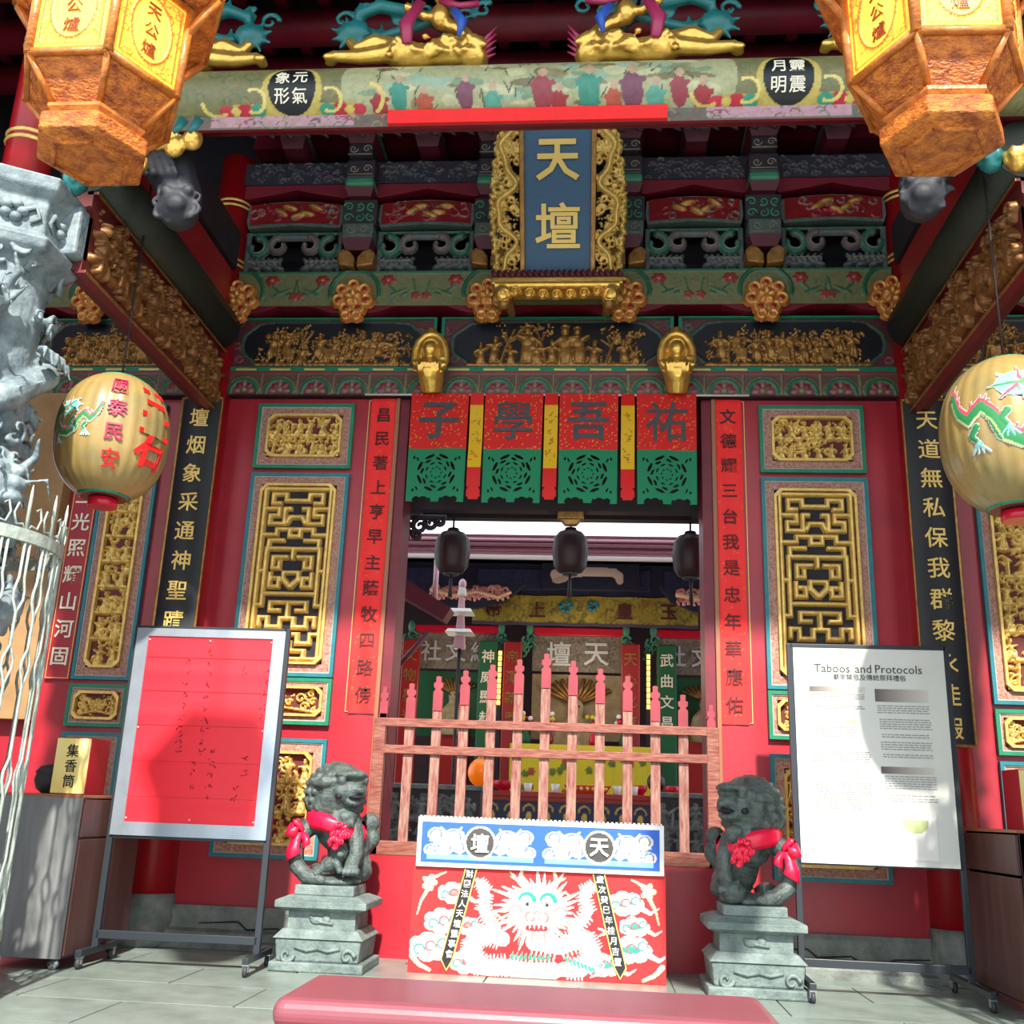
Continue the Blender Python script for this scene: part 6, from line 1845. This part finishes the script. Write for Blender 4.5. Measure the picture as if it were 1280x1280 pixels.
for i, (x, s_) in enumerate(((-1.35, 1), (1.95, -1))):
    t = thing('eave_carving', 'pink and gold boat-shaped dragon carving, %s end of the yellow tapestry' % ['left', 'right'][i], 'carving', (x, 5.4, 3.75))
    MB().prism([(x - .75, 3.98), (x + .75, 3.98), (x + .5, 3.74), (x + .1, 3.64), (x - .3, 3.66), (x - .6, 3.78)], 5.5, 5.6).box(x - .05, x + .05, 5.58, 6.0, 3.9, 3.98).build('board', M_NAVY, t)
    cv = Cv(1.2, .26, .012, bg=S(222, 150, 140)); rg = random.Random(i)
    for k in range(70): cv.arc(rg.uniform(-.5, .5) , rg.uniform(.05, .22), .04, 0, 4, .012, .006, .03, c=rg.choice([S(230, 170, 160), S(214, 160, 110), S(200, 110, 110)]), shrink=.3, n=7)
    cv.path([(-.5, .17), (-.2, .1), (.1, .16), (.4, .09), (.55, .16)], .035, .02, .04, S(236, 190, 150))
    cv.mesh('dragon_relief', flat(x, 5.498, 3.70), PAINTMATTE, t, cut=.002)
t = thing('courtyard_finial', 'tall sunlit pink and white tiered ornament standing in the courtyard', 'ornament', (-1.28, 4.3, 0))
MB().tube([(-1.28, 4.3, .05), (-1.28, 4.3, 2.9)], .022, 10).build('stem', DARK, t)
for k, (z, a, b) in enumerate(((2.9, .07, .16), (3.08, .17, .05), (3.15, .05, .16), (3.33, .16, .05), (3.40, .04, .14), (3.56, .05, .10))):
    MB().frustum(-1.28, 4.3, z, z + b, a, a, a * .8, a * .8).build('tier', [PINKWHITE, WHITE][k % 2], t, bevel=.01)
MB().ell((-1.28, 4.3, 3.7), (.05, .05, .07)).build('finial', PINKWHITE, t)
t = thing('side_roof', 'dark sloping side roof corner with pale drainpipe at left of courtyard', 'roof', (-1.9, 3.2, 3.2))
MB().prism([(-2.2, 3.75), (-1.22, 3.15), (-1.3, 3.02), (-2.2, 3.5)], 3.0, 3.3).build('slope', M_BLK2, t)
MB().tube([(-1.42, 3.1, 3.2), (-1.42, 3.1, 3.72)], .03, 8).build('drainpipe', PINKWHITE, t)
MB().tube([(-1.45, 3.05, 2.9), (-1.95, 3.05, 2.3)], .03, 6).build('brace', M_BLK2, t)

# altar bays: rails, plaques, couplets, curtains
bays = [(-2.2, -1.0, '社文經', 'left'), (-.52, .74, '壇天', 'centre'), (1.2, 2.45, '社文經', 'right')]
for x0, x1, txt, nm in bays:
    t = thing('altar_canopy', 'altar canopy in the rear hall with red rail and grey lettered plaque, %s bay' % nm, 'canopy', ((x0 + x1) / 2, 6.3, 2.9))
    MB().box(x0, x1, 6.25, 6.33, 3.42, 3.53).build('red_rail', REDPL, t, bevel=.01)
    cv = Cv(x1 - x0, .5, .02, bg=S(118, 108, 92)); rg = random.Random(3)
    for k in range(160): cv.arc(rg.uniform(-.6, .6), rg.uniform(0, .5), .04, 0, 4, .006, h=.008, c=rg.choice([S(92, 84, 70), S(140, 130, 110)]), over=1, n=5)
    cv.mesh('plaque', flat((x0 + x1) / 2, 6.32, 2.92), PAINTMATTE, t)
    n = len(txt)
    for i, ch in enumerate(txt): put(ch, x0 + (x1 - x0) * ((i + .7) / (n + .4)), 3.17, .30 if n > 2 else .36, flat(0, 6.3, 0), SILVER, t, weight=.012)
    for sx in (-1, 1):
        mb = MB()
        xx = x0 if sx < 0 else x1
        for k in range(6): mb.curl((xx + sx * (.03 + .05 * (k % 3)), 6.25, 3.38 - .11 * (k // 3) - .05 * (k % 3)), .07, 1.1, .022, a0=k * 2)
        mb.ell((xx + sx * .04, 6.25, 3.5), (.05, .04, .09))
        mb.build('green_scroll', M_BLK3, t)
    MB().box(x0, x1, 6.45, 6.47, 2.0, 2.9).build('curtain', DKGREEN if nm != 'centre' else BEIGE, t)
for x, m_, txt, nm in ((-2.2, MAROON, '文物星光', 'far left'), (-.78, MAROON, '帝澤新恩', 'left of centre plaque'), (.84, MAROON, '天心化育', 'right of centre plaque'), (-1.12, DKGREEN, '神威顯赫', 'left green'), (1.33, DKGREEN, '武曲文昌', 'right green')):
    t = thing('altar_couplet', '%s altar post board with pale characters in rear hall, %s' % ('red' if m_ is MAROON else 'green', nm), 'couplet', (x, 6.1, .9))
    MB().box(x - .13, x + .13, 6.1, 6.16, .05, 3.3).build('board', m_, t, bevel=.02)
    for i, ch in enumerate(txt): put(ch, x, 3.08 - i * .28, .19, flat(0, 6.097, 0), PALEINK if m_ is DKGREEN else OLDGOLD, t, weight=.012)
for x in (-.95, 1.08):
    t = thing('strip_lamp', 'thin glowing yellow lamp strip %s of the centre altar' % ('left' if x < 0 else 'right'), 'lamp', (x, 6.05, 2.4))
    for k in range(10): MB().box(x - .022, x + .022, 6.05, 6.09, 2.42 + k * .075, 2.475 + k * .075).build('lit_segment', GLOWSTRIP, t)
    MB().box(x - .03, x + .03, 6.09, 6.12, .05, 3.2).build('holder', DARK, t)
for x, sc, nm in ((.1, 1.0, 'centre'), (-1.6, .62, 'left'), (1.85, .62, 'right')):
    t = thing('altar_figure', 'pale robed seated altar figure with tall spiked crown, %s' % nm, 'statue', (x, 6.35, 1.5))
    g = MB(); z0 = 1.55 if sc == 1 else 2.0
    g.lathe([(.34 * sc, 0), (.36 * sc, .3 * sc), (.24 * sc, .62 * sc), (.1 * sc, .75 * sc)], (x, 6.35, z0), 14)
    g.ell((x, 6.3, z0 + .86 * sc), (.12 * sc, .11 * sc, .15 * sc)); g.ell((x - .22 * sc, 6.22, z0 + .4 * sc), (.1 * sc, .09, .2 * sc)); g.ell((x + .22 * sc, 6.22, z0 + .4 * sc), (.1 * sc, .09, .2 * sc))
    g.ell((x, 6.16, z0 + .42 * sc), (.1 * sc, .07, .07 * sc))
    sculpt(g, 'robed_body', BEIGE, t, .025, 2)
    MB().box(x - .4 * sc, x + .4 * sc, 6.21, 6.44, .05, z0 + .02).build('seat', MAROON, t)
    for k in range(11): 
        a = (k - 5) * .17; MB().tube([(x + .1 * sc * math.sin(a), 6.36, z0 + .95 * sc), (x + .62 * sc * math.sin(a), 6.38, z0 + .85 * sc + .45 * sc * math.cos(a))], [.02 * sc, .035 * sc], 5).build('crown_ray', OLDGOLD, t)
    for s2 in (-1, 1): MB().tube([(x + s2 * .04 * sc, 6.19, z0 + .89 * sc), (x + s2 * .06 * sc, 6.185, z0 + .89 * sc)], .012, 5).build('eye', BLACKINK, t)

t = thing('high_altar', 'rear altar table draped in bright yellow cloth', 'table', (.2, 5.9, .05))
MB().box(-.75, 1.15, 5.86, 6.08, .05, 1.89).build('body', MAROON, t)
cv = Cv(1.9, .95, .02, bg=S(200, 184, 24)); cv.H = .02 * np.sin(cv.X * 22) ** 2; cv.rect(-1, 1, .86, .95, .03, S(216, 200, 40))
for k in range(24): cv.dome(random.uniform(-.8, .8), random.uniform(.1, .8), .05, .05, c=random.choice([S(160, 60, 30), S(90, 110, 30)]), over=1, h=.02)
cv.mesh('yellow_cloth', flat(.2, 5.85, .95), YCLOTHP if 'YCLOTHP' in globals() else PAINTMATTE, t)
t = thing('offering_table', 'long dark blue and gold painted offering table in the courtyard hall', 'table', (0, 3.6, .05))
MB().box(-1.25, 1.4, 3.5, 4.1, 1.19, 1.25).build('table_top', MAROON, t, bevel=.01)
cv = Cv(2.6, .34, .012, bg=S(40, 54, 84)); rg = random.Random(4)
for k in range(13):
    u = -1.2 + k * .2
    cv.arc(u, .2, .06, 0, PI, .01, h=.01, c=S(190, 160, 70), over=1); cv.dome(u, .14, .03, .05, 0, .012, S(200, 170, 80), over=1)
cv.rect(-2, 2, 0, .04, .008, S(130, 40, 36)); cv.rect(-2, 2, .3, .34, .01, S(150, 60, 40))
cv.mesh('painted_apron', flat(.07, 3.52, .85), PAINTMATTE, t)
for x in (-1.15, 1.3):
    for y in (3.58, 4.02): MB().box(x - .05, x + .05, y - .05, y + .05, .05, 1.19).build('leg', MAROON, t)
ZT = 1.25
def orb(x, y, r_, nm, m_):
    t = thing('glass_lamp', nm, 'lamp', (x, y, ZT))
    MB().lathe([(.07, 0), (.07, .02), (.03, .05), (.04, .06)], (x, y, ZT), 16).build('foot', OLDGOLD, t)
    MB().ell((x, y, ZT + .05 + r_), (r_, r_, r_ * 1.1), n=16, k=10).build('globe', m_, t)
    MB().lathe([(.04, 0), (.03, .03), (.0, .05)], (x, y, ZT + .04 + 2.1 * r_), 10, caps=False).build('cap', OLDGOLD, t)
orb(-.9, 3.75, .14, 'glowing orange round glass lamp on the offering table, left', ORANGE)
orb(1.05, 3.75, .10, 'dark glossy round vessel on the offering table, right', LACQ)
for i, (x, rx) in enumerate(((-.62, .13), (1.22, .09), (.88, .07))):
    t = thing('offering_bowl', 'red lacquer offering bowl, %s' % ['beside the orange lamp', 'at the right end of the table', 'small, right of centre'][i], 'bowl', (x, 3.65, ZT), group='red bowls on the offering table')
    MB().lathe([(rx * .5, 0), (rx * .5, .02), (rx * .9, .05), (rx, .11), (rx * .93, .11), (rx * .7, .06), (0, .05)], (x, 3.65, ZT), 20, caps=False).build('bowl', REDPL, t)
for i, x in enumerate((-.35, -.05, .62, .8)):
    t = thing('tea_cup', 'small white tea cup on the offering table, %s from the left' % ['first', 'second', 'third', 'fourth'][i], 'cup', (x, 3.58, ZT), group='white cups on the offering table')
    MB().lathe([(.03, 0), (.035, .01), (.05, .09), (.044, .09), (.03, .02), (0, .015)], (x, 3.58, ZT), 14, caps=False).build('bowl', WHITE, t)
t = thing('offering_tray', 'orange red tray with carved gold edge in the middle of the offering table', 'tray', (.3, 3.6, ZT))
MB().frustum(.3, 3.66, ZT, ZT + .09, .2, .1, .26, .13).build('tray', mat('orange_red_lacquer', S(210, 70, 30), .4), t, bevel=.01)
for k in range(7): MB().ell((.1 + .066 * k, 3.54, ZT + .05), (.022, .012, .022)).build('gold_stud', GOLD, t)
for i, (x, m_) in enumerate(((-.55, DKGREEN), (-.25, MAROON), (.35, REDPL), (.75, DKGREEN))):
    t = thing('flower_vase', 'flower vase with bouquet on the high altar, %s' % ['first from left', 'second from left', 'beside the centre statue', 'right of centre', 'far left corner', 'far right corner'][i], 'vase', (x, 5.97, 1.89), group='vases with flowers on the high altar')
    zz = 1.89
    MB().lathe([(.05, 0), (.07, .08), (.03, .18), (.05, .22)], (x, 5.97, zz), 12).build('vase', m_, t)
    rg = random.Random(i)
    for k in range(7):
        p = (x + rg.uniform(-.1, .1), 5.95 + rg.uniform(-.06, .06), zz + rg.uniform(.28, .42))
        MB().tube([(x, 5.97, zz + .2), p], .006, 4).ell(p, .035, m=1, n=6, k=4).build('stem', [DKGREEN, [REDPL, YCLOTH, WHITE][k % 3]], t)
for sx, side in ((-1, 'left'), (1, 'right')):
    t = thing('stone_balustrade', 'dark carved stone balustrade with pale figure relief, %s of the courtyard' % side, 'balustrade', (sx * 1.5, 2.5, .05))
    a, b_ = sorted((sx * .95, sx * 1.9)) if sx > 0 else (-1.9, -.75)
    MB().box(a, b_, 2.5, 2.7, .05, 1.22).build('slab', RUBBER, t)
    cv = carve_scene(b_ - a - .08, .5, .012, 70 + sx, depth=.04, size=.22)
    cv.mesh('relief', flat((a + b_) / 2, 2.498, .68), STONE, t, cut=.004, kind='stuff')
    MB().box(a - .02, b_ + .02, 2.47, 2.73, 1.22, 1.27).build('coping', STONE, t, bevel=.01)
point_light('altar_fill_light', (.2, 5.2, 2.9), 16, (1, .8, .55), .3)  # added fill lights without a fixture, brightening the dark rear hall
point_light('altar_fill_light', (-1.6, 5.4, 2.6), 6, (1, .85, .6), .2)
